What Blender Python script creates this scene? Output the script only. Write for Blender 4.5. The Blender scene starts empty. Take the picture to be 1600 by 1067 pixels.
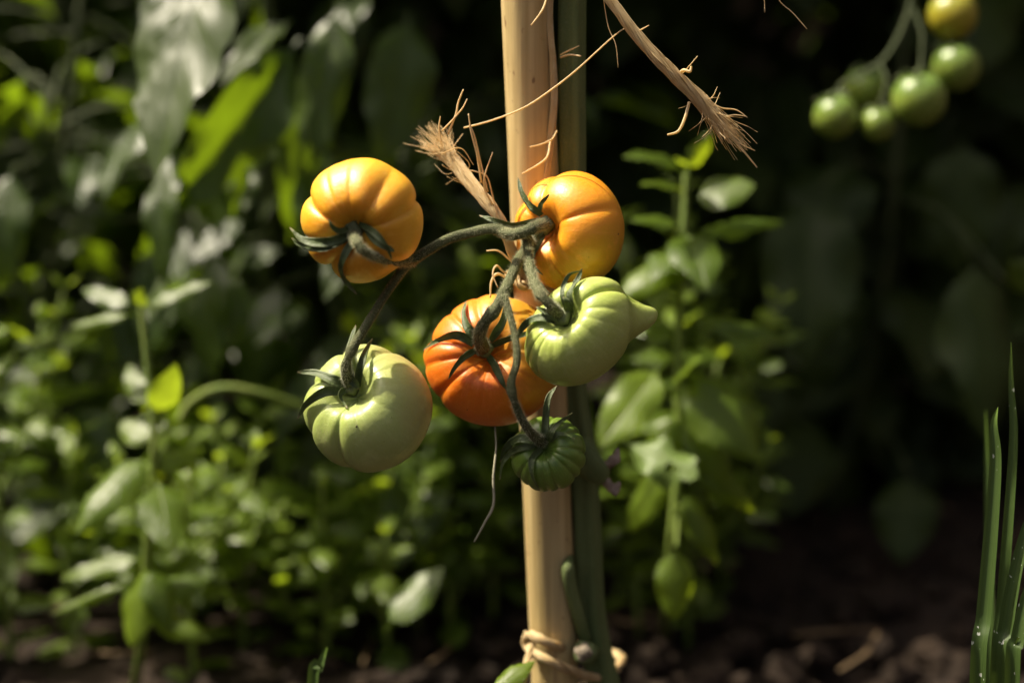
import bpy, math, random
import numpy as np
from mathutils import Vector, Matrix, Quaternion, noise
from mathutils.bvhtree import BVHTree

random.seed(7)
R = math.radians
scn = bpy.context.scene
COL = scn.collection

# ------------------------------------------------------------------ camera
CAM_H, PITCH, LENS = 0.54, R(12.0), 60.0
cam_d = bpy.data.cameras.new('camera')
cam = bpy.data.objects.new('camera', cam_d)
COL.objects.link(cam)
cam.location = (0, 0, CAM_H)
cam.rotation_euler = (R(90) - PITCH, 0, 0)
cam_d.lens = LENS
cam_d.sensor_width = 36.0
cam_d.sensor_fit = 'HORIZONTAL'
cam_d.clip_start = 0.02
cam_d.clip_end = 500
cam_d.dof.use_dof = True
cam_d.dof.focus_distance = 0.93
cam_d.dof.aperture_fstop = 2.5
scn.camera = cam

# ------------------------------------------------------------------ sun and sky
SUN = Vector((-0.53, 0.11, 0.83)).normalized()
world = bpy.data.worlds.new('World')
scn.world = world
world.use_nodes = True
wn = world.node_tree
bg = wn.nodes['Background']
sky = wn.nodes.new('ShaderNodeTexSky')
sky.sky_type = 'NISHITA'
sky.sun_disc = False
sky.sun_elevation = math.asin(SUN.z)
sky.sun_rotation = math.atan2(SUN.x, SUN.y)
wn.links.new(sky.outputs[0], bg.inputs[0])
bg.inputs[1].default_value = 0.10
sky.dust_density = 10
sky.air_density = 0.5
sky.ozone_density = 0.0
sun_d = bpy.data.lights.new('sun', 'SUN')
sun_d.energy = 5
sun_d.angle = R(0.55)
sun_d.color = (1.0, 0.89, 0.70)
sun = bpy.data.objects.new('sun', sun_d)
COL.objects.link(sun)
sun.location = SUN * 6
sun.rotation_euler = SUN.to_track_quat('Z', 'Y').to_euler()

vs = scn.view_settings
vs.view_transform = 'Standard'
vs.look = 'None'
vs.exposure = 1.0
vs.gamma = 1.0
vs.use_curve_mapping = False
scn.render.engine = 'CYCLES'
scn.cycles.use_denoising = True
scn.cycles.max_bounces = 6
scn.cycles.transparent_max_bounces = 6
scn.cycles.sample_clamp_indirect = 4.0

# ------------------------------------------------------------------ pixel -> place helpers
K = 36.0 / LENS / 1600.0
CP, SP = math.cos(PITCH), math.sin(PITCH)
CAM = Vector((0, 0, CAM_H))
AX_R, AX_U, AX_F = Vector((1, 0, 0)), Vector((0, SP, CP)), Vector((0, CP, -SP))

def at(px, py, d):
    """point seen at photo pixel px,py, d metres along the lens axis"""
    return CAM + AX_F * d + AX_R * ((px - 800) * K * d) + AX_U * ((533.5 - py) * K * d)

def atY(px, py, Y):
    """the same on the upright plane y = Y"""
    r = AX_F + AX_R * ((px - 800) * K) + AX_U * ((533.5 - py) * K)
    return CAM + r * (Y / r.y)

def atG(px, py):
    r = AX_F + AX_R * ((px - 800) * K) + AX_U * ((533.5 - py) * K)
    return CAM + r * (-CAM_H / r.z)

def camv(x, y, z):
    """direction given as image right, image up, towards the lens"""
    return (AX_R * x + AX_U * y - AX_F * z).normalized()

def mm(px, d=0.95):
    return px * K * d

# ------------------------------------------------------------------ object helpers
def link(name, me, mat=None, parent=None, M=None):
    o = bpy.data.objects.new(name, me)
    COL.objects.link(o)
    if mat is not None and me is not None and not me.materials:
        me.materials.append(mat)
    if parent is not None:
        o.parent = parent
        inv = parent['_inv'] if '_inv' in parent else None
        W = M if M is not None else Matrix()
        o.matrix_local = WORLD[parent.name].inverted() @ W
        WORLD[o.name] = W
    else:
        W = M if M is not None else Matrix()
        o.matrix_local = W
        WORLD[o.name] = W
    return o

WORLD = {}

def tag(o, label=None, cat=None, group=None, kind=None):
    if label: o['label'] = label
    if cat: o['category'] = cat
    if group: o['group'] = group
    if kind: o['kind'] = kind
    return o

def thing(name, loc, label, cat, group=None):
    o = link(name, None, None, None, Matrix.Translation(loc))
    o.empty_display_size = 0.02
    return tag(o, label, cat, group)

def mesh(name, V, F, smooth=True, uv=None):
    me = bpy.data.meshes.new(name)
    me.from_pydata([tuple(v) for v in V], [], [tuple(f) for f in F])
    if smooth:
        me.polygons.foreach_set('use_smooth', [True] * len(me.polygons))
    if uv is not None:
        l = me.uv_layers.new(name='UVMap')
        idx = np.empty(len(me.loops), dtype=np.int32)
        me.loops.foreach_get('vertex_index', idx)
        l.data.foreach_set('uv', np.asarray(uv, dtype=np.float32)[idx].ravel())
    me.update()
    return me

class MB:
    """collects tubes and strips for one mesh"""
    def __init__(s):
        s.V, s.F = [], []
    def tube(s, pts, rad, sides=8, cap=True, mod=None):
        n = len(pts)
        b = len(s.V)
        T = []
        for i in range(n):
            t = pts[min(i + 1, n - 1)] - pts[max(i - 1, 0)]
            T.append(t.normalized() if t.length > 1e-9 else Vector((0, 0, 1)))
        ref = Vector((0, -1, 0.1)) if abs(T[0].y) < 0.9 else Vector((1, 0, 0))
        N = (ref - T[0] * ref.dot(T[0])).normalized()
        for i in range(n):
            N = (N - T[i] * N.dot(T[i])).normalized()
            B = T[i].cross(N)
            r = rad[i] if hasattr(rad, '__len__') else rad
            for k in range(sides):
                a = 2 * math.pi * k / sides
                q = r * (mod(a, i / (n - 1)) if mod else 1.0)
                s.V.append(pts[i] + (N * math.cos(a) + B * math.sin(a)) * q)
        for i in range(n - 1):
            for k in range(sides):
                k2 = (k + 1) % sides
                s.F.append((b + i * sides + k, b + i * sides + k2, b + (i + 1) * sides + k2, b + (i + 1) * sides + k))
        if cap:
            s.F.append(tuple(b + k for k in reversed(range(sides))))
            s.F.append(tuple(b + (n - 1) * sides + k for k in range(sides)))
    def build(s, name, mat, parent=None, smooth=True, kind=None):
        o = link(name, mesh(name, s.V, s.F, smooth), mat, parent)
        if parent is None or kind: tag(o, kind=kind)
        return o

def smooth_path(pts, n):
    """Catmull-Rom through pts (any dimension), n points out"""
    P = [Vector(p) for p in pts]
    if len(P) == 2:
        return [P[0].lerp(P[1], i / (n - 1)) for i in range(n)]
    P = [P[0] * 2 - P[1]] + P + [P[-1] * 2 - P[-2]]
    m = len(P) - 3
    out = []
    for i in range(n):
        u = i / (n - 1) * m
        k = min(int(u), m - 1)
        t = u - k
        a, b, c, d = P[k], P[k + 1], P[k + 2], P[k + 3]
        out.append(0.5 * ((2 * b) + (c - a) * t + (2 * a - 5 * b + 4 * c - d) * t * t + (3 * b - a - 3 * c + d) * t ** 3))
    return out

def lin(vals, n):
    m = len(vals) - 1
    o = []
    for i in range(n):
        u = i / (n - 1) * m
        k = min(int(u), m - 1)
        o.append(vals[k] + (vals[k + 1] - vals[k]) * (u - k))
    return o

UP = Vector((0, 0, 1))
# ------------------------------------------------------------------ materials
class NT:
    def __init__(s, name):
        s.m = bpy.data.materials.new(name)
        s.m.use_nodes = True
        s.t = s.m.node_tree
        s.p = s.t.nodes['Principled BSDF']
        s.out = s.t.nodes['Material Output']
    def n(s, typ, **kw):
        nd = s.t.nodes.new(typ)
        for k, v in kw.items():
            if k.startswith('i_'):
                key = k[2:]
                nd.inputs[int(key) if key.isdigit() else key.replace('_', ' ')].default_value = v
            else:
                setattr(nd, k, v)
        return nd
    def l(s, a, b):
        s.t.links.new(a, b)
    def math(s, op, a, b=None, c=None, clamp=False):
        nd = s.t.nodes.new('ShaderNodeMath')
        nd.operation = op
        nd.use_clamp = clamp
        for i, v in enumerate((a, b, c)):
            if v is None: continue
            if isinstance(v, (int, float)): nd.inputs[i].default_value = v
            else: s.l(v, nd.inputs[i])
        return nd.outputs[0]
    def mix(s, f, a, b, blend='MIX'):
        nd = s.t.nodes.new('ShaderNodeMix')
        nd.data_type = 'RGBA'
        nd.blend_type = blend
        for i, v in ((0, f), (6, a), (7, b)):
            if isinstance(v, (int, float)): nd.inputs[i].default_value = v
            elif isinstance(v, tuple): nd.inputs[i].default_value = (*v, 1)
            else: s.l(v, nd.inputs[i])
        return nd.outputs[2]
    def ramp(s, f, stops):
        nd = s.t.nodes.new('ShaderNodeValToRGB')
        cr = nd.color_ramp
        while len(cr.elements) < len(stops): cr.elements.new(0.5)
        for e, (p, c) in zip(cr.elements, stops):
            e.position = p
            e.color = (*c, 1) if isinstance(c, tuple) else (c, c, c, 1)
        s.l(f, nd.inputs[0])
        return nd.outputs[0]
    def noise(s, vec, scale, detail=3, rough=0.5):
        nd = s.n('ShaderNodeTexNoise')
        nd.inputs['Scale'].default_value = scale
        nd.inputs['Detail'].default_value = detail
        nd.inputs['Roughness'].default_value = rough
        if vec is not None: s.l(vec, nd.inputs['Vector'])
        return nd.outputs[0]
    def mapping(s, vec, scale=(1, 1, 1), loc=(0, 0, 0)):
        nd = s.n('ShaderNodeMapping')
        nd.inputs['Scale'].default_value = scale
        nd.inputs['Location'].default_value = loc
        s.l(vec, nd.inputs['Vector'])
        return nd.outputs[0]
    def bump(s, h, strength, dist):
        nd = s.n('ShaderNodeBump')
        nd.inputs['Strength'].default_value = strength
        nd.inputs['Distance'].default_value = dist
        s.l(h, nd.inputs['Height'])
        s.l(nd.outputs[0], s.p.inputs['Normal'])
        return nd.outputs[0]

def leaf_mat(name, dark, light, vein, trans, rough=0.38, tfac=0.35, spec=0.5, nveins=9.0, spots=0.0):
    m = NT(name)
    uv = m.n('ShaderNodeUVMap').outputs[0]
    sep = m.n('ShaderNodeSeparateXYZ')
    m.l(uv, sep.inputs[0])
    u, v = sep.outputs[0], sep.outputs[1]
    av = m.math('ABSOLUTE', m.math('SUBTRACT', v, 0.5))
    mid = m.math('SUBTRACT', 1.0, m.math('DIVIDE', av, 0.03), clamp=True)
    ph = m.math('SUBTRACT', m.math('MULTIPLY', u, nveins), m.math('MULTIPLY', av, nveins * 0.55))
    fr = m.math('ABSOLUTE', m.math('SUBTRACT', m.math('FRACT', ph), 0.5))
    lat = m.math('SUBTRACT', 1.0, m.math('DIVIDE', fr, 0.09), clamp=True)
    vn = m.math('MAXIMUM', mid, m.math('MULTIPLY', lat, 0.6))
    oi = m.n('ShaderNodeObjectInfo')
    tc = m.n('ShaderNodeTexCoord')
    nz = m.noise(tc.outputs['Object'], 5.0, 4)
    f = m.math('ADD', m.math('MULTIPLY', nz, 0.7), m.math('MULTIPLY', m.math('SUBTRACT', oi.outputs['Random'], 0.35), 0.75), clamp=True)
    c = m.mix(f, dark, light)
    c = m.mix(m.math('MULTIPLY', vn, 0.55), c, vein)
    if spots:
        sn = m.noise(m.mapping(tc.outputs['Object'], (1, 1, 1), (3, 1, 2)), 14.0, 3, 0.7)
        c = m.mix(m.math('MULTIPLY', m.math('GREATER_THAN', sn, 0.70), spots), c, (0.16, 0.10, 0.04))
    m.l(c, m.p.inputs['Base Color'])
    rn = m.noise(tc.outputs['Object'], 9.0, 2)
    m.l(m.math('ADD', m.math('MULTIPLY', rn, 0.25), rough - 0.12), m.p.inputs['Roughness'])
    m.p.inputs['Specular IOR Level'].default_value = spec
    fine = m.noise(tc.outputs['Object'], 60.0, 3)
    h = m.math('ADD', m.math('MULTIPLY', vn, -1.0), m.math('MULTIPLY', fine, 0.35))
    nrm = m.bump(h, 0.5, 0.0007)
    tr = m.n('ShaderNodeBsdfTranslucent')
    tcol = m.mix(f, trans, tuple(min(1, x * 1.5) for x in trans))
    m.l(m.mix(m.math('MULTIPLY', vn, 0.5), tcol, tuple(x * 0.5 for x in trans)), tr.inputs[0])
    mx = m.n('ShaderNodeMixShader')
    mx.inputs[0].default_value = tfac
    m.l(m.p.outputs[0], mx.inputs[1])
    m.l(tr.outputs[0], mx.inputs[2])
    m.l(mx.outputs[0], m.out.inputs[0])
    return m.m

M_BASIL = leaf_mat('basil_leaf', (0.045, 0.085, 0.008), (0.11, 0.165, 0.014), (0.15, 0.20, 0.04), (0.32, 0.42, 0.012), 0.36, 0.42, 0.45)
M_BASIL_Y = leaf_mat('young_basil_leaf', (0.09, 0.15, 0.010), (0.15, 0.22, 0.018), (0.20, 0.27, 0.05), (0.36, 0.48, 0.02), 0.36, 0.45, 0.45)
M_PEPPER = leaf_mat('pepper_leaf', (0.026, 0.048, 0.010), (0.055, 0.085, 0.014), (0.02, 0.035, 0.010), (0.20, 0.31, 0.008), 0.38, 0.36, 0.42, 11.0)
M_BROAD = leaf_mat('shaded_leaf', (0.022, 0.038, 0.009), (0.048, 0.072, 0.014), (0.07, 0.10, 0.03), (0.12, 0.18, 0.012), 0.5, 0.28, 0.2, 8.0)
M_CHEWED = leaf_mat('chewed_leaf', (0.08, 0.13, 0.03), (0.12, 0.18, 0.04), (0.15, 0.2, 0.07), (0.22, 0.32, 0.04), 0.45, 0.3, 0.4, 8.0, 0.8)

def stem_mat(name, a, b, rough=0.5, scale=60, fuzz=0.0):
    m = NT(name)
    tc = m.n('ShaderNodeTexCoord')
    nz = m.noise(m.mapping(tc.outputs['Object'], (1, 1, 0.25)), scale, 4)
    c = m.mix(m.ramp(nz, [(0.35, 0.0), (0.7, 1.0)]), a, b)
    fz = m.noise(tc.outputs['Object'], 1500, 3, 0.6)
    c = m.mix(m.math('MULTIPLY', m.ramp(fz, [(0.55, 0.0), (0.68, 1.0)]), fuzz), c, (0.36, 0.34, 0.22))
    m.l(c, m.p.inputs['Base Color'])
    m.p.inputs['Roughness'].default_value = rough
    m.p.inputs['Specular IOR Level'].default_value = 0.3
    fine = m.noise(tc.outputs['Object'], 900, 4, 0.7)
    m.bump(fine, 0.9, 0.0012)
    return m.m

M_STEM = stem_mat('tomato_stem', (0.085, 0.125, 0.035), (0.15, 0.195, 0.065), 0.5, 60, 0.35)
M_TRUSS = stem_mat('truss_stem', (0.055, 0.066, 0.02), (0.10, 0.115, 0.042), 0.6, 90, 0.55)
M_BSTEM = stem_mat('basil_stem', (0.13, 0.20, 0.03), (0.2, 0.26, 0.05), 0.45)
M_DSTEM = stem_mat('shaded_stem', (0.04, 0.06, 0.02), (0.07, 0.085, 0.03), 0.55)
M_CUT = stem_mat('cut_stem', (0.14, 0.11, 0.07), (0.40, 0.34, 0.26), 0.85, 420)
M_SPECK = stem_mat('corky_speck', (0.05, 0.035, 0.015), (0.10, 0.07, 0.035), 0.8, 400)
M_DRY = stem_mat('dry_scar', (0.30, 0.22, 0.16), (0.5, 0.40, 0.32), 0.8, 300)

def hair_mat():
    m = NT('stem_hair')
    m.p.inputs['Base Color'].default_value = (0.42, 0.42, 0.28, 1)
    m.p.inputs['Roughness'].default_value = 0.5
    tr = m.n('ShaderNodeBsdfTranslucent')
    tr.inputs[0].default_value = (0.5, 0.5, 0.32, 1)
    mx = m.n('ShaderNodeMixShader')
    mx.inputs[0].default_value = 0.5
    m.l(m.p.outputs[0], mx.inputs[1]); m.l(tr.outputs[0], mx.inputs[2]); m.l(mx.outputs[0], m.out.inputs[0])
    return m.m
M_HAIR = hair_mat()

def sepal_mat():
    m = NT('sepal')
    tc = m.n('ShaderNodeTexCoord')
    nz = m.noise(tc.outputs['Object'], 260, 4, 0.6)
    c = m.mix(m.ramp(nz, [(0.3, 0.0), (0.75, 1.0)]), (0.045, 0.072, 0.018), (0.11, 0.15, 0.05))
    u = m.n('ShaderNodeSeparateXYZ')
    m.l(m.n('ShaderNodeUVMap').outputs[0], u.inputs[0])
    tip = m.ramp(u.outputs[0], [(0.9, 0.0), (1.0, 1.0)])
    c = m.mix(tip, c, (0.26, 0.2, 0.1))
    edge = m.math('ABSOLUTE', m.math('SUBTRACT', u.outputs[1], 0.5))
    c = m.mix(m.ramp(edge, [(0.40, 0.0), (0.5, 0.7)]), c, (0.2, 0.23, 0.10))
    m.l(c, m.p.inputs['Base Color'])
    m.p.inputs['Roughness'].default_value = 0.48
    fine = m.noise(tc.outputs['Object'], 1500, 3)
    m.bump(m.math('ADD', fine, m.math('MULTIPLY', nz, 1.5)), 0.55, 0.0008)
    tr = m.n('ShaderNodeBsdfTranslucent')
    tr.inputs[0].default_value = (0.16, 0.24, 0.03, 1)
    mx = m.n('ShaderNodeMixShader')
    mx.inputs[0].default_value = 0.18
    m.l(m.p.outputs[0], mx.inputs[1]); m.l(tr.outputs[0], mx.inputs[2]); m.l(mx.outputs[0], m.out.inputs[0])
    return m.m
M_SEPAL = sepal_mat()

def fruit_mat(name, main, alt, shoulder, sss, sh_pos=(0.3, 0.9), direction=(0, 0, 1), alt_w=0.6, rough=0.37, streak=0.3, scale=0.03):
    """main skin colour, alt colour in broad soft patches, shoulder colour towards `direction` (fruit coordinates, z to the stalk)"""
    m = NT(name)
    tc = m.n('ShaderNodeTexCoord')
    ob = m.mapping(tc.outputs['Object'], (1 / scale,) * 3)
    n1 = m.noise(ob, 0.75, 3, 0.55)
    c = m.mix(m.math('MULTIPLY', m.ramp(n1, [(0.36, 0.0), (0.66, 1.0)]), alt_w), main, alt)
    dp = m.n('ShaderNodeVectorMath', operation='DOT_PRODUCT')
    m.l(ob, dp.inputs[0]); dp.inputs[1].default_value = direction
    f = m.math('ADD', dp.outputs['Value'], m.math('MULTIPLY', m.math('SUBTRACT', n1, 0.5), 0.7))
    c = m.mix(m.ramp(f, [(sh_pos[0], 0.0), (min(1, sh_pos[1]), 0.9)]), c, shoulder)
    sp = m.noise(ob, 55, 2)
    c = m.mix(m.math('MULTIPLY', m.ramp(sp, [(0.62, 0.0), (0.78, 1.0)]), streak), c, tuple(min(1, x * 1.45 + 0.03) for x in main))
    blem = m.noise(ob, 2.6, 5, 0.7)
    c = m.mix(m.math('MULTIPLY', m.ramp(blem, [(0.56, 0.0), (0.74, 1.0)]), streak * 1.3), c, tuple(min(1, x * 1.3 + 0.07) for x in alt))
    sx = m.n('ShaderNodeSeparateXYZ'); m.l(ob, sx.inputs[0])
    th = m.math('ARCTAN2', sx.outputs[1], sx.outputs[0])
    rho = m.math('SQRT', m.math('ADD', m.math('MULTIPLY', sx.outputs[0], sx.outputs[0]), m.math('MULTIPLY', sx.outputs[1], sx.outputs[1])))
    cb = m.n('ShaderNodeCombineXYZ'); m.l(m.math('MULTIPLY', th, 9.0), cb.inputs[0]); m.l(m.math('MULTIPLY', rho, 1.6), cb.inputs[1]); m.l(sx.outputs[2], cb.inputs[2])
    rad = m.noise(cb.outputs[0], 1.6, 4, 0.65)
    near = m.math('MULTIPLY', m.math('GREATER_THAN', sx.outputs[2], 0.0), m.ramp(rho, [(0.25, 1.0), (1.0, 0.25)]))
    c = m.mix(m.math('MULTIPLY', m.math('MULTIPLY', m.ramp(rad, [(0.52, 0.0), (0.75, 1.0)]), near), 0.55), c, tuple(min(1, x * 1.25 + 0.10) for x in alt))
    c = m.mix(m.math('MULTIPLY', m.math('MULTIPLY', m.ramp(rad, [(0.25, 1.0), (0.45, 0.0)]), near), 0.35), c, tuple(x * 0.7 for x in shoulder))
    dots = m.n('ShaderNodeTexVoronoi'); dots.inputs['Scale'].default_value = 34; m.l(ob, dots.inputs['Vector'])
    dm = m.noise(ob, 2.0, 2)
    c = m.mix(m.math('MULTIPLY', m.math('LESS_THAN', dots.outputs['Distance'], 0.19), m.math('MULTIPLY', dm, 0.7)), c, tuple(min(1, x * 1.2 + 0.12) for x in alt))
    m.l(c, m.p.inputs['Base Color'])
    rn = m.noise(ob, 3.0, 4, 0.6)
    m.l(m.math('ADD', m.math('ADD', m.math('MULTIPLY', rn, 0.30), m.math('MULTIPLY', rad, 0.12)), rough - 0.15), m.p.inputs['Roughness'])
    m.p.inputs['Subsurface Weight'].default_value = 0.35
    m.p.inputs['Subsurface Radius'].default_value = sss
    m.p.inputs['Subsurface Scale'].default_value = 0.010
    m.p.inputs['Specular IOR Level'].default_value = 0.45
    m.p.inputs['Coat Weight'].default_value = 0.05
    m.p.inputs['Coat Roughness'].default_value = 0.2
    f2 = m.noise(ob, 22, 4, 0.6)
    f3 = m.noise(ob, 6.0, 3, 0.6)
    m.bump(m.math('ADD', m.math('ADD', m.math('MULTIPLY', sp, 0.6), f2), m.math('MULTIPLY', f3, 3.0)), 0.16, 0.0008)
    return m.m

M_FA = fruit_mat('golden_skin', (0.68, 0.34, 0.018), (0.64, 0.38, 0.03), (0.68, 0.28, 0.012), (1.0, 0.5, 0.1), alt_w=0.6)
M_FB = fruit_mat('amber_skin', (0.68, 0.28, 0.010), (0.70, 0.23, 0.008), (0.54, 0.30, 0.015), (1.0, 0.45, 0.1), (0.25, 0.8), (0.5, -0.75, 0), 0.7)
M_FC = fruit_mat('orange_skin', (0.64, 0.145, 0.005), (0.66, 0.20, 0.006), (0.48, 0.26, 0.02), (1.0, 0.35, 0.08), (0.15, 0.75), (0.55, 0.35, 0.35), 0.7)
M_FD = fruit_mat('pale_green_skin', (0.33, 0.40, 0.085), (0.42, 0.47, 0.15), (0.26, 0.34, 0.06), (0.6, 0.8, 0.2), (0.5, 1.0), (0, 0, 1), 0.7, 0.30)
M_FE = fruit_mat('blushing_green_skin', (0.29, 0.36, 0.095), (0.37, 0.42, 0.15), (0.42, 0.36, 0.13), (0.6, 0.8, 0.2), (0.45, 0.95), (0.85, 0.35, -0.1), 0.7, 0.32)
M_FF = fruit_mat('dark_green_skin', (0.10, 0.17, 0.018), (0.15, 0.22, 0.03), (0.065, 0.125, 0.014), (0.4, 0.7, 0.2), (0.45, 0.9), (0, 0, 1), 0.7, 0.30, 0.2, 0.02)
M_CH_G = fruit_mat('cherry_green_skin', (0.15, 0.21, 0.03), (0.20, 0.25, 0.04), (0.10, 0.17, 0.03), (0.6, 0.8, 0.2), (0.2, 0.9), (0, 0, 1), 0.6, 0.22, 0.2, 0.014)
M_CH_Y = fruit_mat('cherry_yellow_skin', (0.30, 0.27, 0.02), (0.34, 0.26, 0.02), (0.24, 0.26, 0.03), (1, 0.7, 0.2), (0.2, 0.9), (0, 0, 1), 0.6, 0.22, 0.2, 0.014)

def bamboo_mat():
    m = NT('bamboo')
    tc = m.n('ShaderNodeTexCoord')
    st = m.mapping(tc.outputs['Object'], (1, 1, 0.02))
    n1 = m.noise(st, 170, 4, 0.6)
    n2 = m.noise(m.mapping(tc.outputs['Object'], (1, 1, 0.3)), 26, 4, 0.6)
    c = m.mix(m.ramp(n1, [(0.38, 0.0), (0.62, 1.0)]), (0.37, 0.275, 0.11), (0.58, 0.46, 0.225))
    c = m.mix(m.math('MULTIPLY', m.ramp(n2, [(0.4, 0.0), (0.75, 1.0)]), 0.7), c, (0.34, 0.235, 0.10))
    n3 = m.noise(m.mapping(tc.outputs['Object'], (1, 1, 0.55)), 210, 2, 0.5)
    c = m.mix(m.math('MULTIPLY', m.ramp(n3, [(0.665, 0.0), (0.73, 1.0)]), 0.8), c, (0.16, 0.085, 0.035))
    n4 = m.noise(m.mapping(tc.outputs['Object'], (1, 1, 0.06), (4, 2, 1)), 90, 3, 0.6)
    c = m.mix(m.math('MULTIPLY', m.ramp(n4, [(0.60, 0.0), (0.70, 1.0)]), 0.6), c, (0.26, 0.16, 0.07))
    m.l(c, m.p.inputs['Base Color'])
    m.p.inputs['Roughness'].default_value = 0.42
    m.bump(m.math('ADD', n1, m.math('MULTIPLY', n4, 0.6)), 0.35, 0.0012)
    return m.m
M_BAMBOO = bamboo_mat()

def twine_mat():
    m = NT('jute')
    tc = m.n('ShaderNodeTexCoord')
    nz = m.noise(tc.outputs['Object'], 240, 3)
    m.l(m.mix(m.ramp(nz, [(0.3, 0.0), (0.7, 1.0)]), (0.70, 0.54, 0.27), (0.84, 0.71, 0.43)), m.p.inputs['Base Color'])
    m.p.inputs['Roughness'].default_value = 0.55
    tr = m.n('ShaderNodeBsdfTranslucent')
    tr.inputs[0].default_value = (0.82, 0.62, 0.28, 1)
    mx = m.n('ShaderNodeMixShader')
    mx.inputs[0].default_value = 0.45
    m.l(m.p.outputs[0], mx.inputs[1]); m.l(tr.outputs[0], mx.inputs[2]); m.l(mx.outputs[0], m.out.inputs[0])
    return m.m
M_TWINE = twine_mat()
M_PALE = stem_mat('dry_fibre', (0.30, 0.29, 0.19), (0.42, 0.40, 0.28), 0.7)

def soil_mat():
    m = NT('soil')
    tc = m.n('ShaderNodeTexCoord')
    n1 = m.noise(tc.outputs['Object'], 14, 8, 0.7)
    n2 = m.noise(tc.outputs['Object'], 90, 4, 0.6)
    c = m.mix(m.ramp(n1, [(0.35, 0.0), (0.7, 1.0)]), (0.012, 0.008, 0.0055), (0.034, 0.022, 0.014))
    c = m.mix(m.math('MULTIPLY', m.ramp(n2, [(0.6, 0.0), (0.75, 1.0)]), 0.5), c, (0.09, 0.06, 0.035))
    m.l(c, m.p.inputs['Base Color'])
    m.p.inputs['Roughness'].default_value = 0.9
    m.p.inputs['Specular IOR Level'].default_value = 0.2
    m.bump(m.math('ADD', n1, n2), 0.8, 0.01)
    return m.m
M_SOIL = soil_mat()
M_STRAW = stem_mat('straw', (0.12, 0.08, 0.04), (0.22, 0.15, 0.08), 0.7, 80)

def wood_mat():
    m = NT('weathered_wood')
    tc = m.n('ShaderNodeTexCoord')
    oi = m.n('ShaderNodeObjectInfo')
    n1 = m.noise(m.mapping(tc.outputs['Object'], (1, 1, 0.06)), 45, 5, 0.65)
    c = m.mix(n1, (0.022, 0.014, 0.008), (0.065, 0.040, 0.022))
    c = m.mix(m.math('MULTIPLY', oi.outputs['Random'], 0.5), c, (0.07, 0.045, 0.028))
    m.l(c, m.p.inputs['Base Color'])
    m.p.inputs['Roughness'].default_value = 0.75
    m.bump(n1, 0.4, 0.004)
    return m.m
M_WOOD = wood_mat()

def grass_mat():
    m = NT('grass_blade')
    uv = m.n('ShaderNodeUVMap').outputs[0]
    tc = m.n('ShaderNodeTexCoord')
    lines = m.noise(m.mapping(uv, (0.6, 26, 1)), 1.0, 3)
    c = m.mix(m.ramp(lines, [(0.35, 0.0), (0.65, 1.0)]), (0.022, 0.045, 0.009), (0.05, 0.085, 0.018))
    sep = m.n('ShaderNodeSeparateXYZ'); m.l(uv, sep.inputs[0])
    tip = m.ramp(sep.outputs[0], [(0.80, 0.0), (1.0, 1.0)])
    c = m.mix(m.math('MULTIPLY', tip, 0.7), c, (0.15, 0.25, 0.03))
    spk = m.noise(m.mapping(tc.outputs['Object'], (1, 1, 0.5)), 420, 2, 0.5)
    msk = m.noise(tc.outputs['Object'], 26, 2, 0.5)
    sp = m.math('MULTIPLY', m.math('GREATER_THAN', spk, 0.70), m.math('GREATER_THAN', msk, 0.5))
    c = m.mix(m.math('MULTIPLY', sp, 0.85), c, (0.55, 0.58, 0.5))
    m.l(c, m.p.inputs['Base Color'])
    m.p.inputs['Roughness'].default_value = 0.5
    m.p.inputs['Specular IOR Level'].default_value = 0.3
    m.bump(lines, 0.3, 0.001)
    tr = m.n('ShaderNodeBsdfTranslucent')
    tr.inputs[0].default_value = (0.14, 0.22, 0.03, 1)
    mx = m.n('ShaderNodeMixShader')
    mx.inputs[0].default_value = 0.18
    m.l(m.p.outputs[0], mx.inputs[1]); m.l(tr.outputs[0], mx.inputs[2]); m.l(mx.outputs[0], m.out.inputs[0])
    return m.m
M_GRASS = grass_mat()

# ------------------------------------------------------------------ the setting: soil, clods, straw
def ground():
    V, F = [], []
    nx, ny = 150, 150
    xs = np.sign(np.linspace(-1, 1, nx)) * (np.abs(np.linspace(-1, 1, nx)) ** 2.6) * 60
    ys = -6 + (np.linspace(0, 1, ny) ** 2.6) * 90
    ys = np.concatenate([np.linspace(-8, 0.7, 8), 0.75 + np.linspace(0, 1, ny - 8) ** 2.4 * 70])
    for y in ys:
        for x in xs:
            z = 0.0
            if abs(x) < 3 and 0.4 < y < 4:
                z = 0.022 * noise.noise((x * 5, y * 5, 0)) + 0.012 * noise.noise((x * 17, y * 17, 3)) + 0.006 * noise.noise((x * 45, y * 45, 7))
            V.append((x, y, z))
    for j in range(len(ys) - 1):
        for i in range(nx - 1):
            a = j * nx + i
            F.append((a, a + 1, a + nx + 1, a + nx))
    o = link('ground', mesh('ground', V, F), M_SOIL)
    tag(o, 'bare dark brown garden soil under the plants', 'soil', kind='structure')
ground()

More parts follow.
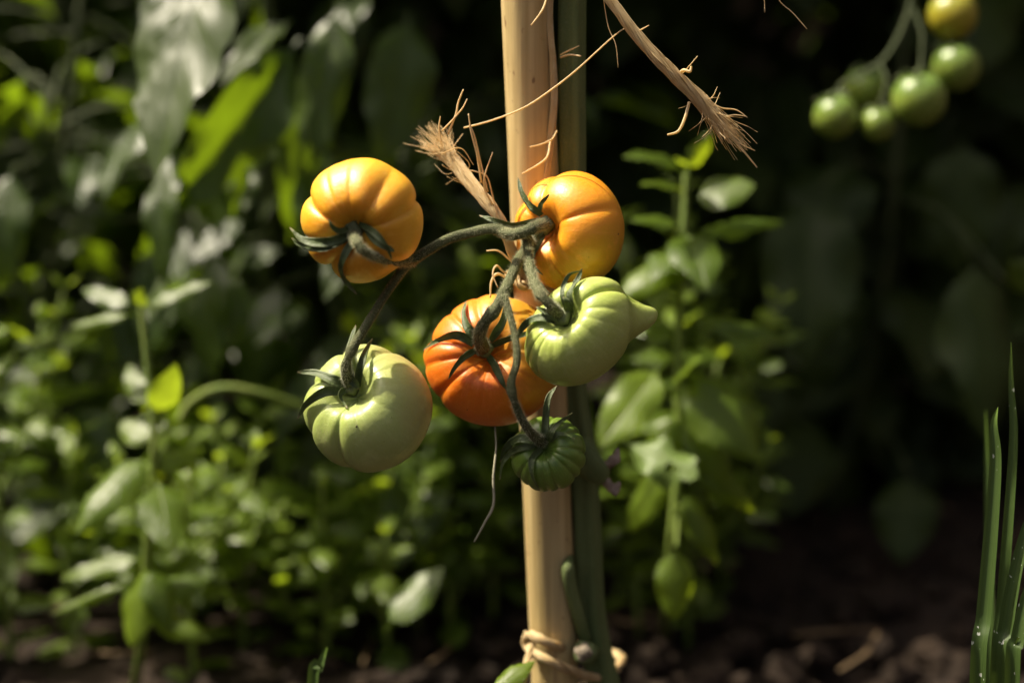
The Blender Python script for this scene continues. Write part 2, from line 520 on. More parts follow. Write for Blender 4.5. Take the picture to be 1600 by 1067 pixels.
def clods():
    rnd = random.Random(3)
    V, F = [], []
    base = [Vector(p).normalized() for p in ((1, 0, 0), (-1, 0, 0), (0, 1, 0), (0, -1, 0), (0, 0, 1), (0, 0, -1),
            (1, 1, 1), (1, 1, -1), (1, -1, 1), (1, -1, -1), (-1, 1, 1), (-1, 1, -1), (-1, -1, 1), (-1, -1, -1))]
    tri = []
    for sx in (0, 1):
        for sy in (2, 3):
            for sz in (4, 5):
                c = 6 + (0 if sx == 0 else 4) + (0 if sy == 2 else 2) + (0 if sz == 4 else 1)
                fl = ((sx == 1) + (sy == 3) + (sz == 5)) % 2 == 1
                for a, b in ((sx, sy), (sy, sz), (sz, sx)):
                    tri.append((b, a, c) if fl else (a, b, c))
    for k in range(2600):
        y = 1.05 + rnd.random() ** 1.3 * 1.25
        x = rnd.uniform(-0.42, 0.42) * y
        s = 0.004 + 0.016 * rnd.random() ** 3
        b = len(V)
        q = Quaternion((rnd.gauss(0, 1), rnd.gauss(0, 1), rnd.gauss(0, 1), rnd.gauss(0, 1))).normalized()
        for p in base:
            w = q @ (p * s * rnd.uniform(0.65, 1.2))
            V.append((x + w.x, y + w.y, s * 0.3 + w.z * 0.75))
        for t in tri:
            F.append(tuple(b + i for i in t))
    o = link('soil_clods', mesh('soil_clods', V, F), M_SOIL)
    tag(o, 'crumbly dark soil clods strewn over the bed', 'soil', kind='stuff')
    mb = MB()
    for k in range(90):
        y = 1.1 + rnd.random() * 1.1
        x = rnd.uniform(-0.4, 0.42) * y
        a = rnd.uniform(0, math.pi)
        L = rnd.uniform(0.02, 0.09)
        c = Vector((x, y, 0.012 + rnd.random() * 0.012))
        dv = Vector((math.cos(a), math.sin(a), rnd.uniform(-0.12, 0.12))) * L / 2
        sd = Vector((rnd.uniform(-1, 1), rnd.uniform(-1, 1), 0)) * L * 0.08
        mb.tube([c - dv, c + sd, c + dv], rnd.uniform(0.0008, 0.0022), 5)
    o = mb.build('straw_litter', M_STRAW)
    tag(o, 'dry straw and twig litter lying on the soil', 'straw', kind='stuff')
clods()

# ------------------------------------------------------------------ timber fence behind the bed, plus added side panels
def fence():
    YB, XL, YF, H = 2.55, 1.9, -1.5, 2.0
    t = thing('timber_fence', (0, YB, 0), 'dark brown timber fence behind the garden bed, with added unseen side panels', 'fence')
    rnd = random.Random(5)
    F = [(0, 1, 3, 2), (4, 6, 7, 5), (0, 4, 5, 1), (2, 3, 7, 6), (0, 2, 6, 4), (1, 5, 7, 3)]
    def side(a, b, out):
        top = 1.05 if H < 1.5 else 1.6
        a, b, out = Vector(a), Vector(b), Vector(out)
        d = (b - a).normalized()
        x, L = 0.0, (b - a).length
        while x < L - 0.08:
            w = min(rnd.uniform(0.13, 0.16), L - x)
            h = H + rnd.uniform(-0.01, 0.01)
            o = rnd.uniform(-0.004, 0.004)
            V = [a + d * (x + i * w) + out * (o + j * 0.022) + UP * (k * h - 0.02) for i in (0, 1) for j in (0, 1) for k in (0, 1)]
            link('plank', mesh('plank', V, F, False), M_WOOD, t)
            x += w + rnd.uniform(0.004, 0.012)
        for z in (0.3, top):
            V = [a + d * (i * L) + out * (0.03 + j * 0.04) + UP * (z + k * 0.09) for i in (0, 1) for j in (0, 1) for k in (0, 1)]
            link('rail', mesh('rail', V, F, False), M_WOOD, t)
    side((-XL, YB, 0), (XL, YB, 0), (0, 1, 0))
    side((-XL - .03, YF, 0), (-XL - .03, YB - .01, 0), (-1, 0, 0))  # left panel, added out of view to cut sky light on the bed
    side((XL + .03, YF, 0), (XL + .03, YB - .01, 0), (1, 0, 0))  # right panel, also an added unseen sky blocker
    H = 1.3
fence()

# ------------------------------------------------------------------ leaves
def leaf_mesh(name, W=0.55, p=0.6, q=0.8, bend=0.7, fold=0.15, dome=0.25, quilt=0.05, wave=0.05, pet=0.14, nv=9, seed=0, nu=16, m=4, holes=None, bpow=1.3):
    rnd = random.Random(seed)
    ph = rnd.uniform(0, 6.28)
    tm = p / (p + q)
    norm = tm ** p * (1 - tm) ** q
    V, F, UV = [], [], []
    x = z = 0.0
    for i in range(nu + 1):
        t = i / nu
        if i:
            a = bend * ((i - 0.5) / nu) ** bpow
            x += math.cos(a) / nu
            z -= math.sin(a) / nu
        a = bend * t ** bpow
        tb = max(0.0, (t - pet) / (1 - pet))
        hw = 0.5 * W * (tb ** p * (1 - tb) ** q / norm) if 0 < tb < 1 else 0.0
        hw = max(hw, 0.010 if tb <= 0 else 0.003)
        for j in range(-m, m + 1):
            s = j / m
            av = abs(s)
            dz = hw * (fold * av * 2 - dome * s * s * 2)
            if tb > 0:
                dz += quilt * hw * math.sin(2 * math.pi * (t * nv - av * nv * 0.27)) * av * (1 - 0.4 * av) * 2
                dz += wave * hw * 2 * math.sin(ph + 13 * t + (0.9 if s > 0 else 0)) * s * s
            else:
                dz = -0.02 * s * s
            y = s * hw
            V.append((x + math.sin(a) * dz, y, z + math.cos(a) * dz))
            UV.append((t, 0.5 + 0.5 * s))
    w = 2 * m + 1
    for i in range(nu):
        for j in range(2 * m):
            if holes and (i, j) in holes:
                continue
            b = i * w + j
            F.append((b, b + w, b + w + 1, b + 1))
    me = mesh(name, V, F, True, UV)
    CHORD[name + str(seed)] = math.atan2(-z, x)
    me['tilt'] = math.atan2(-z, x)
    me['chord'] = math.hypot(x, z)
    return me

CHORD = {}
LEAF = {}
def reg(key, mat, n, **kw):
    LEAF[key] = []
    for s in range(n):
        r = random.Random(hash(key) % 1000 if False else len(key) * 31 + s)
        k2 = dict(kw)
        k2['bend'] = kw.get('bend', 0.7) * r.uniform(0.6, 1.4)
        k2['dome'] = kw.get('dome', 0.25) * r.uniform(0.5, 1.5)
        k2['fold'] = kw.get('fold', 0.15) * r.uniform(0.4, 1.8)
        me = leaf_mesh(key, seed=s + len(key), **k2)
        me.materials.append(mat)
        LEAF[key].append(me)
reg('basil', M_BASIL, 5, W=0.52, p=0.55, q=0.92, bend=0.6, dome=0.18, fold=0.10, quilt=0.07, wave=0.06)
reg('young', M_BASIL_Y, 4, W=0.46, p=0.55, q=0.95, bend=0.5, dome=0.16, fold=0.12, quilt=0.07, wave=0.06)
reg('pepper', M_PEPPER, 5, W=0.42, p=0.6, q=1.0, bend=0.7, dome=0.12, fold=0.22, quilt=0.07, wave=0.10, pet=0.10, nv=11)
reg('broad', M_BROAD, 4, W=0.62, p=0.5, q=0.85, bend=0.6, dome=0.18, fold=0.12, quilt=0.06, wave=0.10, pet=0.10)
reg('limp', M_BASIL_Y, 2, W=0.5, p=0.55, q=0.8, bend=0.25, dome=0.2, fold=0.10, quilt=0.08, wave=0.08, pet=0.12)
reg('basil_flat', M_BASIL, 4, W=0.58, p=0.5, q=0.8, bend=0.28, dome=0.08, fold=0.05, quilt=0.045, wave=0.04)
reg('pepper_flat', M_PEPPER, 4, W=0.42, p=0.6, q=1.0, bend=0.25, dome=0.06, fold=0.16, quilt=0.11, wave=0.06, pet=0.10, nv=11)
chew = leaf_mesh('chewed', W=0.62, p=0.5, q=0.5, bend=0.3, dome=0.2, fold=0.05, quilt=0.1, wave=0.18, seed=4, nu=18, m=5,
                 holes={(11, 3), (11, 4), (12, 3), (12, 4), (13, 4), (9, 9), (10, 9), (10, 8), (14, 0), (15, 0), (15, 1), (16, 0), (16, 1), (16, 8), (17, 8), (17, 9), (16, 9)})
chew.materials.append(M_CHEWED)
LEAF['chewed'] = [chew]

def leaf(parent, base, direction, normal, L, key, rnd, wscale=1.0, var=None, name='leaf', chord=False):
    X = direction.normalized()
    Z = normal - X * normal.dot(X)
    if Z.length < 1e-4: Z = Vector((0, -1, 0)) - X * X.dot(Vector((0, -1, 0)))
    Z.normalize()
    Y = Z.cross(X)
    me = LEAF[key][var if var is not None else rnd.randrange(len(LEAF[key]))]
    if chord:      # X runs from base to tip, Z is the blade's mean normal
        c, q = math.cos(me['tilt']), math.sin(me['tilt'])
        X, Z = X * c + Z * q, Z * c - X * q
        L = L / me['chord']
        wscale *= me['chord']
    M = Matrix(((X.x * L, Y.x * L * wscale, Z.x * L, base.x), (X.y * L, Y.y * L * wscale, Z.y * L, base.y),
                (X.z * L, Y.z * L * wscale, Z.z * L, base.z), (0, 0, 0, 1)))
    return link(name, me, None, parent, M)

UP = Vector((0, 0, 1))
HALF = (SUN + (CAM - at(400, 534, 1.2)).normalized()).normalized()   # a leaf facing this way mirrors the sun to the lens

def leaf_px(parent, b, t, wpx, key='pepper', nrm=None, var=0, rnd=random):
    """a leaf from base (px,py,d) to tip (px,py,d), about wpx wide in the photo"""
    B, T = at(*b), at(*t)
    if nrm is None or nrm is HALF:      # let the blade lie square to the mirror direction
        r = (T - CAM) / t[2]
        d = (B - CAM).dot(HALF) / r.dot(HALF)
        T = CAM + r * max(b[2] - 0.07, min(b[2] + 0.07, d))
    L = (T - B).length
    W = {'pepper': 0.42, 'basil': 0.58, 'young': 0.52, 'broad': 0.62, 'limp': 0.5, 'chewed': 0.62}[key.replace('_flat', '')]
    n = nrm if nrm is not None else HALF
    if n is HALF and key + '_flat' in LEAF:
        key, var = key + '_flat', var % 4
    return leaf(parent, B, T - B, n, L, key, rnd, wpx * K * b[2] / (W * L), var, chord=True)

def basil(base, height, label, seed, leaf_len=0.05, nodes=6, lean=(0, 0), branches=2, group='basil plants in the bed', name='basil_plant', key='basil', top='young', stem=M_BSTEM, thick=0.0028, droop=0.30, skip=0.0, cat='herb'):
    rnd = random.Random(seed)
    base = Vector(base)
    t = thing(name, base, label, cat, group)
    top_p = base + Vector((lean[0], lean[1], height))
    mid = base.lerp(top_p, 0.5) + Vector((rnd.uniform(-1, 1), rnd.uniform(-1, 1), 0)) * height * 0.06
    P = smooth_path([base - Vector((0, 0, 0.01)), mid, top_p], 14)
    mb = MB()
    mb.tube(P, lin([thick, thick * 0.55], 14), 7)
    mb.build('stem', stem, t)
    def shoot(P, n, L, start=0.12, ph=0.0):
        for k in range(n):
            f = start + (1 - start) * k / (n - 1)
            u = f * (len(P) - 1)
            i = min(int(u), len(P) - 2)
            pos = P[i].lerp(P[i + 1], u - i)
            a = ph + k * math.pi / 2 + rnd.uniform(-0.3, 0.3)
            young = k >= n - 2
            for s in (0, 1):
                if rnd.random() < skip: continue
                ang = a + s * math.pi + rnd.uniform(-0.2, 0.2)
                el = rnd.uniform(0.05, 0.65) - droop * (1 - f) + (0.4 if young else 0)
                d = Vector((math.cos(ang) * math.cos(el), math.sin(ang) * math.cos(el), math.sin(el)))
                nrm = UP * 0.75 + HALF * 0.45 + Vector((rnd.uniform(-1, 1), rnd.uniform(-1, 1), 0)) * 0.4
                ll = L * (0.5 if k == n - 1 else 0.8 if k == n - 2 else 1.0) * rnd.uniform(0.75, 1.15)
                leaf(t, pos, d, nrm, ll, top if young else key, rnd, rnd.uniform(0.85, 1.1))
    shoot(P, nodes, leaf_len, ph=rnd.uniform(0, 3))
    for b in range(branches):
        f = rnd.uniform(0.2, 0.6)
        i = int(f * 13)
        a = rnd.uniform(0, 6.28)
        d = Vector((math.cos(a) * 0.7, math.sin(a) * 0.7, 1.0)).normalized()
        Lb = height * rnd.uniform(0.35, 0.55)
        Q = smooth_path([P[i], P[i] + d * Lb * 0.5 + Vector((math.cos(a), math.sin(a), 0)) * Lb * 0.1, P[i] + d * Lb + UP * Lb * 0.12], 9)
        mb = MB()
        mb.tube(Q, lin([thick * 0.7, thick * 0.4], 9), 6)
        mb.build('side_shoot', stem, t)
        shoot(Q, max(3, nodes - 2), leaf_len * 0.85, 0.35, rnd.uniform(0, 3))
    return t

def bush(base, height, spread, label, seed, n=60, L=(0.09, 0.16), key='pepper', stem=M_DSTEM, name='pepper_plant', cat='plant', group=None, zmin=0.1, nstem=3):
    """an upright bushy plant: a few stems and n big leaves hanging from short twigs"""
    rnd = random.Random(seed)
    base = Vector(base)
    t = thing(name, base, label, cat, group)
    paths = []
    for k in range(nstem):
        a = rnd.uniform(0, 6.28)
        tp = base + Vector((math.cos(a) * spread * rnd.uniform(0.2, 0.7), math.sin(a) * spread * rnd.uniform(0.2, 0.7), height * rnd.uniform(0.85, 1.0)))
        md = base.lerp(tp, 0.45) + Vector((rnd.uniform(-1, 1), rnd.uniform(-1, 1), 0)) * spread * 0.25
        P = smooth_path([base - UP * 0.01, md, tp], 14)
        mb = MB()
        mb.tube(P, lin([0.006, 0.003], 14), 7)
        mb.build('stem', stem, t)
        paths.append(P)
    for k in range(n):
        P = paths[rnd.randrange(nstem)]
        f = zmin + (1 - zmin) * rnd.random() ** 0.8
        u = f * 13
        i = min(int(u), 12)
        pos = P[i].lerp(P[i + 1], u - i)
        a = rnd.uniform(0, 6.28)
        out = Vector((math.cos(a), math.sin(a), 0))
        tw = spread * rnd.uniform(0.15, 0.9)
        b = pos + out * tw + UP * tw * rnd.uniform(0.0, 0.5)
        mb = MB()
        mb.tube(smooth_path([pos, pos.lerp(b, 0.5) + UP * tw * 0.12, b], 6), lin([0.0022, 0.0012], 6), 5)
        mb.build('petiole', stem, t)
        el = rnd.uniform(-1.15, -0.05)
        a2 = a + rnd.uniform(-0.6, 0.6)
        d = Vector((math.cos(a2) * math.cos(el), math.sin(a2) * math.cos(el), math.sin(el)))
        nrm = UP + out * 0.5 + Vector((rnd.uniform(-1, 1), rnd.uniform(-1, 1), 0)) * 0.4
        leaf(t, b, d, nrm, rnd.uniform(*L), key, rnd, rnd.uniform(0.85, 1.15))
    return t

# ------------------------------------------------------------------ bamboo stake and tomato plant
STAKE_Y = 0.985
ST0, ST1 = atY(821, -40, STAKE_Y), atY(868, 1080, STAKE_Y)
def stake_at(z):
    return ST0 + (ST1 - ST0) * ((z - ST0.z) / (ST1.z - ST0.z))
def stake():
    base = stake_at(-0.03)
    t = thing('bamboo_stake', stake_at(0.0), 'upright tan bamboo stake holding up the tomato plant', 'stake')
    zs = [-0.03 + i * 1.05 / 90 for i in range(91)]
    P, rr = [], []
    nodes = (0.06, 0.325, 0.66, 0.93)
    for z in zs:
        P.append(stake_at(z))
        r = 0.0146
        for nz in nodes:
            r += 0.0011 * math.exp(-((z - nz) / 0.006) ** 2) - 0.0004 * math.exp(-((z - nz + 0.012) / 0.006) ** 2)
        rr.append(r * (1 + 0.015 * noise.noise((0, 0, z * 12))))
    mb = MB()
    mb.tube(P, rr, 36, mod=lambda a, f: 1 + 0.012 * math.cos(2 * a + 0.7) + 0.006 * math.cos(5 * a + 2))
    mb.build('culm', M_BAMBOO, t)
    for nz in nodes:
        mb = MB()
        mb.tube([stake_at(nz - 0.0012), stake_at(nz), stake_at(nz + 0.0012)], [0.0150, 0.0163, 0.0150], 36)
        mb.build('node_ring', M_BAMBOO, t)
stake()

def hairs(paths, name, parent, n, length, rnd):
    """fine short hairs standing off stems; paths: [(points, radii)]"""
    V, F = [], []
    tot = sum(len(p) for p, r in paths)
    for P, rad in paths:
        for k in range(int(n * len(P) / tot)):
            u = rnd.random() * (len(P) - 1)
            i = min(int(u), len(P) - 2)
            c = P[i].lerp(P[i + 1], u - i)
            r = rad[i]
            T = (P[i + 1] - P[i]).normalized()
            o = Vector((rnd.gauss(0, 1), rnd.gauss(0, 1), rnd.gauss(0, 1)))
            o = (o - T * o.dot(T)).normalized()
            s = T.cross(o) * 0.00009
            L = length * rnd.uniform(0.4, 1.2)
            e = c + o * (r + L) + T * L * rnd.uniform(-0.4, 0.4) + T.cross(o) * L * rnd.uniform(-0.3, 0.3)
            b = len(V)
            V += [c + o * r * 0.93 - s, c + o * r * 0.93 + s, e]
            F.append((b, b + 1, b + 2))
    o = link(name, mesh(name, V, F, False), M_HAIR, parent)
    tag(o, kind='stuff')

def tpath(pts, n):
    """pixel path with depth -> smooth world path"""
    return [at(*p) for p in smooth_path(pts, n)]

_stemY = STAKE_Y + 0.004
def _sy(px, py, dy=0.0):
    p = atY(px, py, _stemY + dy)
    return (px, py, (p - CAM).dot(AX_F))
MAIN = [_sy(897, -60), _sy(894, 0), _sy(893, 120), _sy(894, 250), _sy(893, 400, .004), _sy(894, 520, .006), _sy(898, 620, .004), _sy(908, 690, .002), _sy(914, 760), _sy(918, 850), _sy(921, 940), _sy(930, 1010), _sy(945, 1075), _sy(962, 1160)]
def tomato_plant():
    rnd = random.Random(11)
    P = tpath(MAIN, 70)
    g = Vector((P[-1].x + 0.01, P[-1].y + 0.0, 0.0))
    P = P + [P[-1].lerp(g, f) for f in (0.35, 0.7, 1.0)] + [g - UP * 0.02]
    top = P[0] + (P[0] - P[6]).normalized() * 0.12
    P = [top + (P[0] - P[6]).normalized() * 0.15, top] + P
    t = thing('tomato_plant', g, 'ridged green tomato vine with branching fruit truss tied to bamboo stake, unseen top leaves added for shade', 'tomato plant')
    rad = lin([0.0075, 0.0078, 0.0076, 0.0074, 0.0078, 0.0086, 0.0092, 0.0105], len(P))
    def ridg(a, f):
        return 1 + 0.10 * math.cos(5 * a + 1.0 + 0.6 * math.sin(3 * f)) + 0.05 * math.cos(3 * a + 2 + f)
    mb = MB()
    mb.tube(P, rad, 40, mod=ridg)
    ms = mb.build('main_stem', M_STEM, t)
    hairs([(P, rad)], 'stem_hair', ms, 5200, 0.0009, rnd)
    # upper vine leaves above the truss, added out of view to cast shade
    for k in range(24):
        pz = rnd.uniform(.60, .80)
        near = min(P, key=lambda q: abs(q.z - pz))
        c = Vector((rnd.uniform(-.02, .14), rnd.uniform(1.0, 1.16), rnd.uniform(.64, .80)))
        mb = MB(); mb.tube(smooth_path([near, near.lerp(c, .5) + UP * .012, c], 8), .0018, 6); mb.build('petiole', M_STEM, t)
        a = rnd.uniform(-1.9, 1.9)
        leaf(t, c, Vector((math.cos(a), math.sin(a), rnd.uniform(-.15, .3))), UP, rnd.uniform(.06, .10), 'broad', rnd, 1.0)
    # low side shoot hugging the stem, scars and a cut stub
    S = tpath([(908, 690, 1.010), (922, 722, 1.004), (936, 738, 1.004), (946, 742, 1.006)], 14)
    mb = MB(); mb.tube(S, lin([0.0065, 0.0082, 0.0072, 0.0045], 14), 16, mod=lambda a, f: 1 + .08 * math.cos(3 * a + 3 * f)); a = mb.build('leaf_stub', M_STEM, t)
    for pts in ([(940, 732, 1.004), (952, 722, 1.002), (962, 716, 1.002), (966, 700, 1.003)], [(942, 746, 1.005), (954, 758, 1.003), (962, 766, 1.003), (968, 752, 1.003)]):
        mb = MB(); mb.tube(tpath(pts, 12), [.0022, .0024, .0026, .0024, .0026, .0030, .0026, .0030, .0024, .0020, .0014, .0006], 9, mod=lambda a, f: 1 + .45 * math.cos(3 * a + 7 * f))
        mb.build('dry_scar', M_DRY, a)
    S = tpath([(893, 868, 1.025), (888, 885, 1.02), (891, 915, 1.024), (903, 960, 1.032), (915, 1000, 1.042)], 20)
    mb = MB(); mb.tube(S, lin([0.0012, 0.0042, 0.0042, 0.004, 0.004], 20), 12); mb.build('side_bud', M_STEM, t)
    S = [at(922, 1018, 1.045), at(917, 1018, 1.035), at(912, 1018, 1.027)]
    mb = MB(); mb.tube(S, [0.006, 0.0070, 0.0066], 18, mod=lambda a, f: 1 + .07 * math.cos(3 * a)); a = mb.build('cut_stub', M_STEM, t)
    mb = MB(); mb.tube([at(912, 1018, 1.0275), at(911, 1018, 1.0255)], [0.0058, 0.0046], 18, mod=lambda a, f: 1 + .14 * math.cos(4 * a + 1)); mb.build('cut_face', M_CUT, a)
    # the truss
    paths = []
    def br(name, pts, radii, n=40, sides=14):
        Q = tpath(pts, n)
        rr = [0.84 * r * (1 + 0.09 * noise.noise((i * 0.35, len(paths) * 3.1, 0))) for i, r in enumerate(lin(radii, n))]
        if name == 'pedicel':   # swollen joint where the stalk will part
            rr = [r * (1 + 0.28 * math.exp(-((i / (n - 1) - 0.62) / 0.035) ** 2) - 0.10 * math.exp(-((i / (n - 1) - 0.70) / 0.03) ** 2)) for i, r in enumerate(rr)]
        b = MB(); b.tube(Q, rr, sides, mod=lambda a, f: 1 + 0.07 * math.cos(3 * a + 4 * f) + 0.05 * math.cos(5 * a - 3 * f))
        paths.append((Q, rr))
        return b.build(name, M_TRUSS, t)
    br('truss_stalk', [(893, 330, 1.02), (865, 372, 0.985), (838, 385, 0.955), (826, 376, 0.935), (818, 364, 0.925), (795, 366, 0.922), (770, 358, 0.922), (735, 364, 0.922), (700, 374, 0.921), (668, 392, 0.920), (640, 409, 0.919)],
       [0.0045, 0.0042, 0.0036, 0.0034, 0.0034, 0.0034, 0.0033, 0.0032, 0.0032, 0.0033, 0.0036], 64)
    br('pedicel', [(776, 360, 0.924), (800, 367, 0.917), (822, 361, 0.914), (838, 354, 0.917), (850, 350, 0.938)], [0.0033, 0.0036, 0.0033, 0.0033, 0.0040], 24)
    br('pedicel', [(646, 408, 0.919), (612, 409, 0.902), (585, 401, 0.889), (566, 390, 0.882), (556, 376, 0.883), (551, 363, 0.896)], [0.0034, 0.0030, 0.0027, 0.0026, 0.0028, 0.0036])
    br('pedicel', [(640, 408, 0.919), (622, 432, 0.917), (598, 468, 0.917), (575, 505, 0.917), (556, 536, 0.918), (543, 562, 0.920), (541, 580, 0.924), (547, 602, 0.933)], [0.0036, 0.0030, 0.0028, 0.0028, 0.0028, 0.0030, 0.0036, 0.0042])
    br('pedicel', [(836, 384, 0.953), (815, 398, 0.938), (806, 415, 0.925), (790, 450, 0.912), (775, 480, 0.906), (757, 503, 0.905), (749, 524, 0.920), (754, 544, 0.945)], [0.0036, 0.0032, 0.0032, 0.0032, 0.0034, 0.0037, 0.0040, 0.0046])
    br('pedicel', [(787, 462, 0.908), (797, 492, 0.903), (806, 530, 0.899), (808, 565, 0.897), (799, 600, 0.897), (806, 632, 0.899), (822, 666, 0.909), (846, 691, 0.930)], [0.0026, 0.0022, 0.0022, 0.0024, 0.0026, 0.0025, 0.0027, 0.0034], 44)
    br('pedicel', [(822, 372, 0.934), (826, 400, 0.918), (832, 432, 0.905), (843, 458, 0.897), (859, 476, 0.896), (875, 493, 0.907)], [0.0034, 0.0027, 0.0028, 0.0030, 0.0030, 0.0036], 34)
    hairs(paths, 'truss_hair', t, 16000, 0.0019, rnd)
    return t
tomato_plant()

# ------------------------------------------------------------------ tomatoes
def fruit_shape(Rr, H, grooves, dip=0.45, p=0.86, q=1.0, seed=0, lump=0.03, extra=None, nphi=72, nth=168, bottom=0.06, shoulders=0.06, dipw=0.30):
    """grooves: (angle deg, depth, width deg, reach 0..1 towards the blossom end)"""
    rnd = random.Random(seed)
    gs = sorted([(g[0] % 360, *g[1:]) for g in grooves])
    sh = [rnd.uniform(-1, 1) for _ in gs]
    V, F = [], []
    for i in range(nphi + 1):
        ph = math.pi * i / nphi
        sp, cp = math.sin(ph), math.cos(ph)
        rho0 = max(sp, 0) ** p
        z0 = math.copysign(abs(cp) ** q, cp)
        for j in range(nth):
            a = 360.0 * j / nth
            f = 1.0
            for g in gs:
                d = abs((a - g[0] + 180) % 360 - 180)
                if d > g[2] * 4: continue
                s = ph / math.pi
                reach = g[3]
                fall = 1.0 / (1.0 + math.exp((s - reach) / 0.09))
                f -= g[1] * fall * (0.55 * math.exp(-(d / g[2]) ** 1.25) + 0.45 * math.exp(-(d / (g[2] * 0.33)) ** 1.2))
            # lobe height: interpolate between neighbours
            k = 0
            for k in range(len(gs)):
                if a < gs[k][0]: break
            else: k = 0
            lo, hi = gs[k - 1][0], gs[k][0]
            span = (hi - lo) % 360 or 360
            u = ((a - lo) % 360) / span
            f += shoulders * sh[k] * math.sin(math.pi * u) ** 2 * max(0, 1 - ph / 2.2)
            x = Rr * rho0 * f * math.cos(math.radians(a))
            y = Rr * rho0 * f * math.sin(math.radians(a))
            rn = rho0
            z = H * z0 * (0.5 + 0.5 * f)
            if ph < math.pi / 2: z -= dip * H * math.exp(-(rn / dipw) ** 2)
            else: z += bottom * H * math.exp(-(rn / 0.3) ** 2)
            v = Vector((x, y, z))
            n = noise.noise(Vector((x, y, z)) / Rr * 1.3 + Vector((seed * 3.7, 0, 0)))
            v *= 1 + lump * n
            if extra: v = extra(v, math.radians(a), ph)
            V.append(v)
    for i in range(nphi):
        for j in range(nth):
            j2 = (j + 1) % nth
            F.append((i * nth + j, (i + 1) * nth + j, (i + 1) * nth + j2, i * nth + j2))
    return V, F

def frame(px, py, d, axis):
    Z = camv(*axis)
    X = AX_R - Z * AX_R.dot(Z)
    if X.length < 0.3: X = -AX_F - Z * (-AX_F).dot(Z)
    X.normalize()
    Y = Z.cross(X)
    c = at(px, py, d)
    return Matrix(((X.x, Y.x, Z.x, c.x), (X.y, Y.y, Z.y, c.y), (X.z, Y.z, Z.z, c.z), (0, 0, 0, 1)))

def sepal_mesh(path, normals, w, thick=0.0003, rnd=random, curl=0.6, seed=0):
    """pointed sepal blade along a world path"""
    n = len(path)
    V, F, UV = [], [], []
    ph = rnd.uniform(0, 6)
    m = 3
    nc = 2 * m + 1
    for i in range(n):
        t = i / (n - 1)
        T = (path[min(i + 1, n - 1)] - path[max(i - 1, 0)]).normalized()
        N = normals[i] - T * normals[i].dot(T)
        N.normalize()
        S = T.cross(N)
        tw = 0.65 * math.sin(ph + 4.5 * t) * min(1, 3 * t)
        S, N = S * math.cos(tw) + N * math.sin(tw), N * math.cos(tw) - S * math.sin(tw)
        hw = 0.45 * w * min(1.0, 0.55 + 2.2 * t) * (1 - t ** 1.9) ** 0.8 * (1 + 0.14 * noise.noise((t * 7, ph, 0))) + 0.0002
        for side in (1, -1):
            for j in range(-m, m + 1):
                s = j / m
                bow = curl * hw * (s * s) + 0.10 * hw * math.sin(9 * t + ph + s)
                th = thick * (1 - 0.8 * abs(s)) * side + (0.0004 * (1 - t) * math.exp(-(s / 0.25) ** 2))
                V.append(path[i] + S * (s * hw) + N * (th + bow - 0.3 * curl * hw))
                UV.append((t, 0.5 + 0.5 * s))
    w2 = 2 * nc
    for i in range(n - 1):
        for j in range(nc - 1):
            a = i * w2 + j
            F.append((a, a + 1, a + w2 + 1, a + w2))
            a = i * w2 + nc + j
            F.append((a + 1, a, a + w2, a + w2 + 1))
        for j in (0, nc - 1):
            a, b = i * w2 + j, i * w2 + nc + j
            F.append((a, a + w2, b + w2, b) if j == 0 else (b, b + w2, a + w2, a))
    return mesh('sepal', V, F, True, UV)

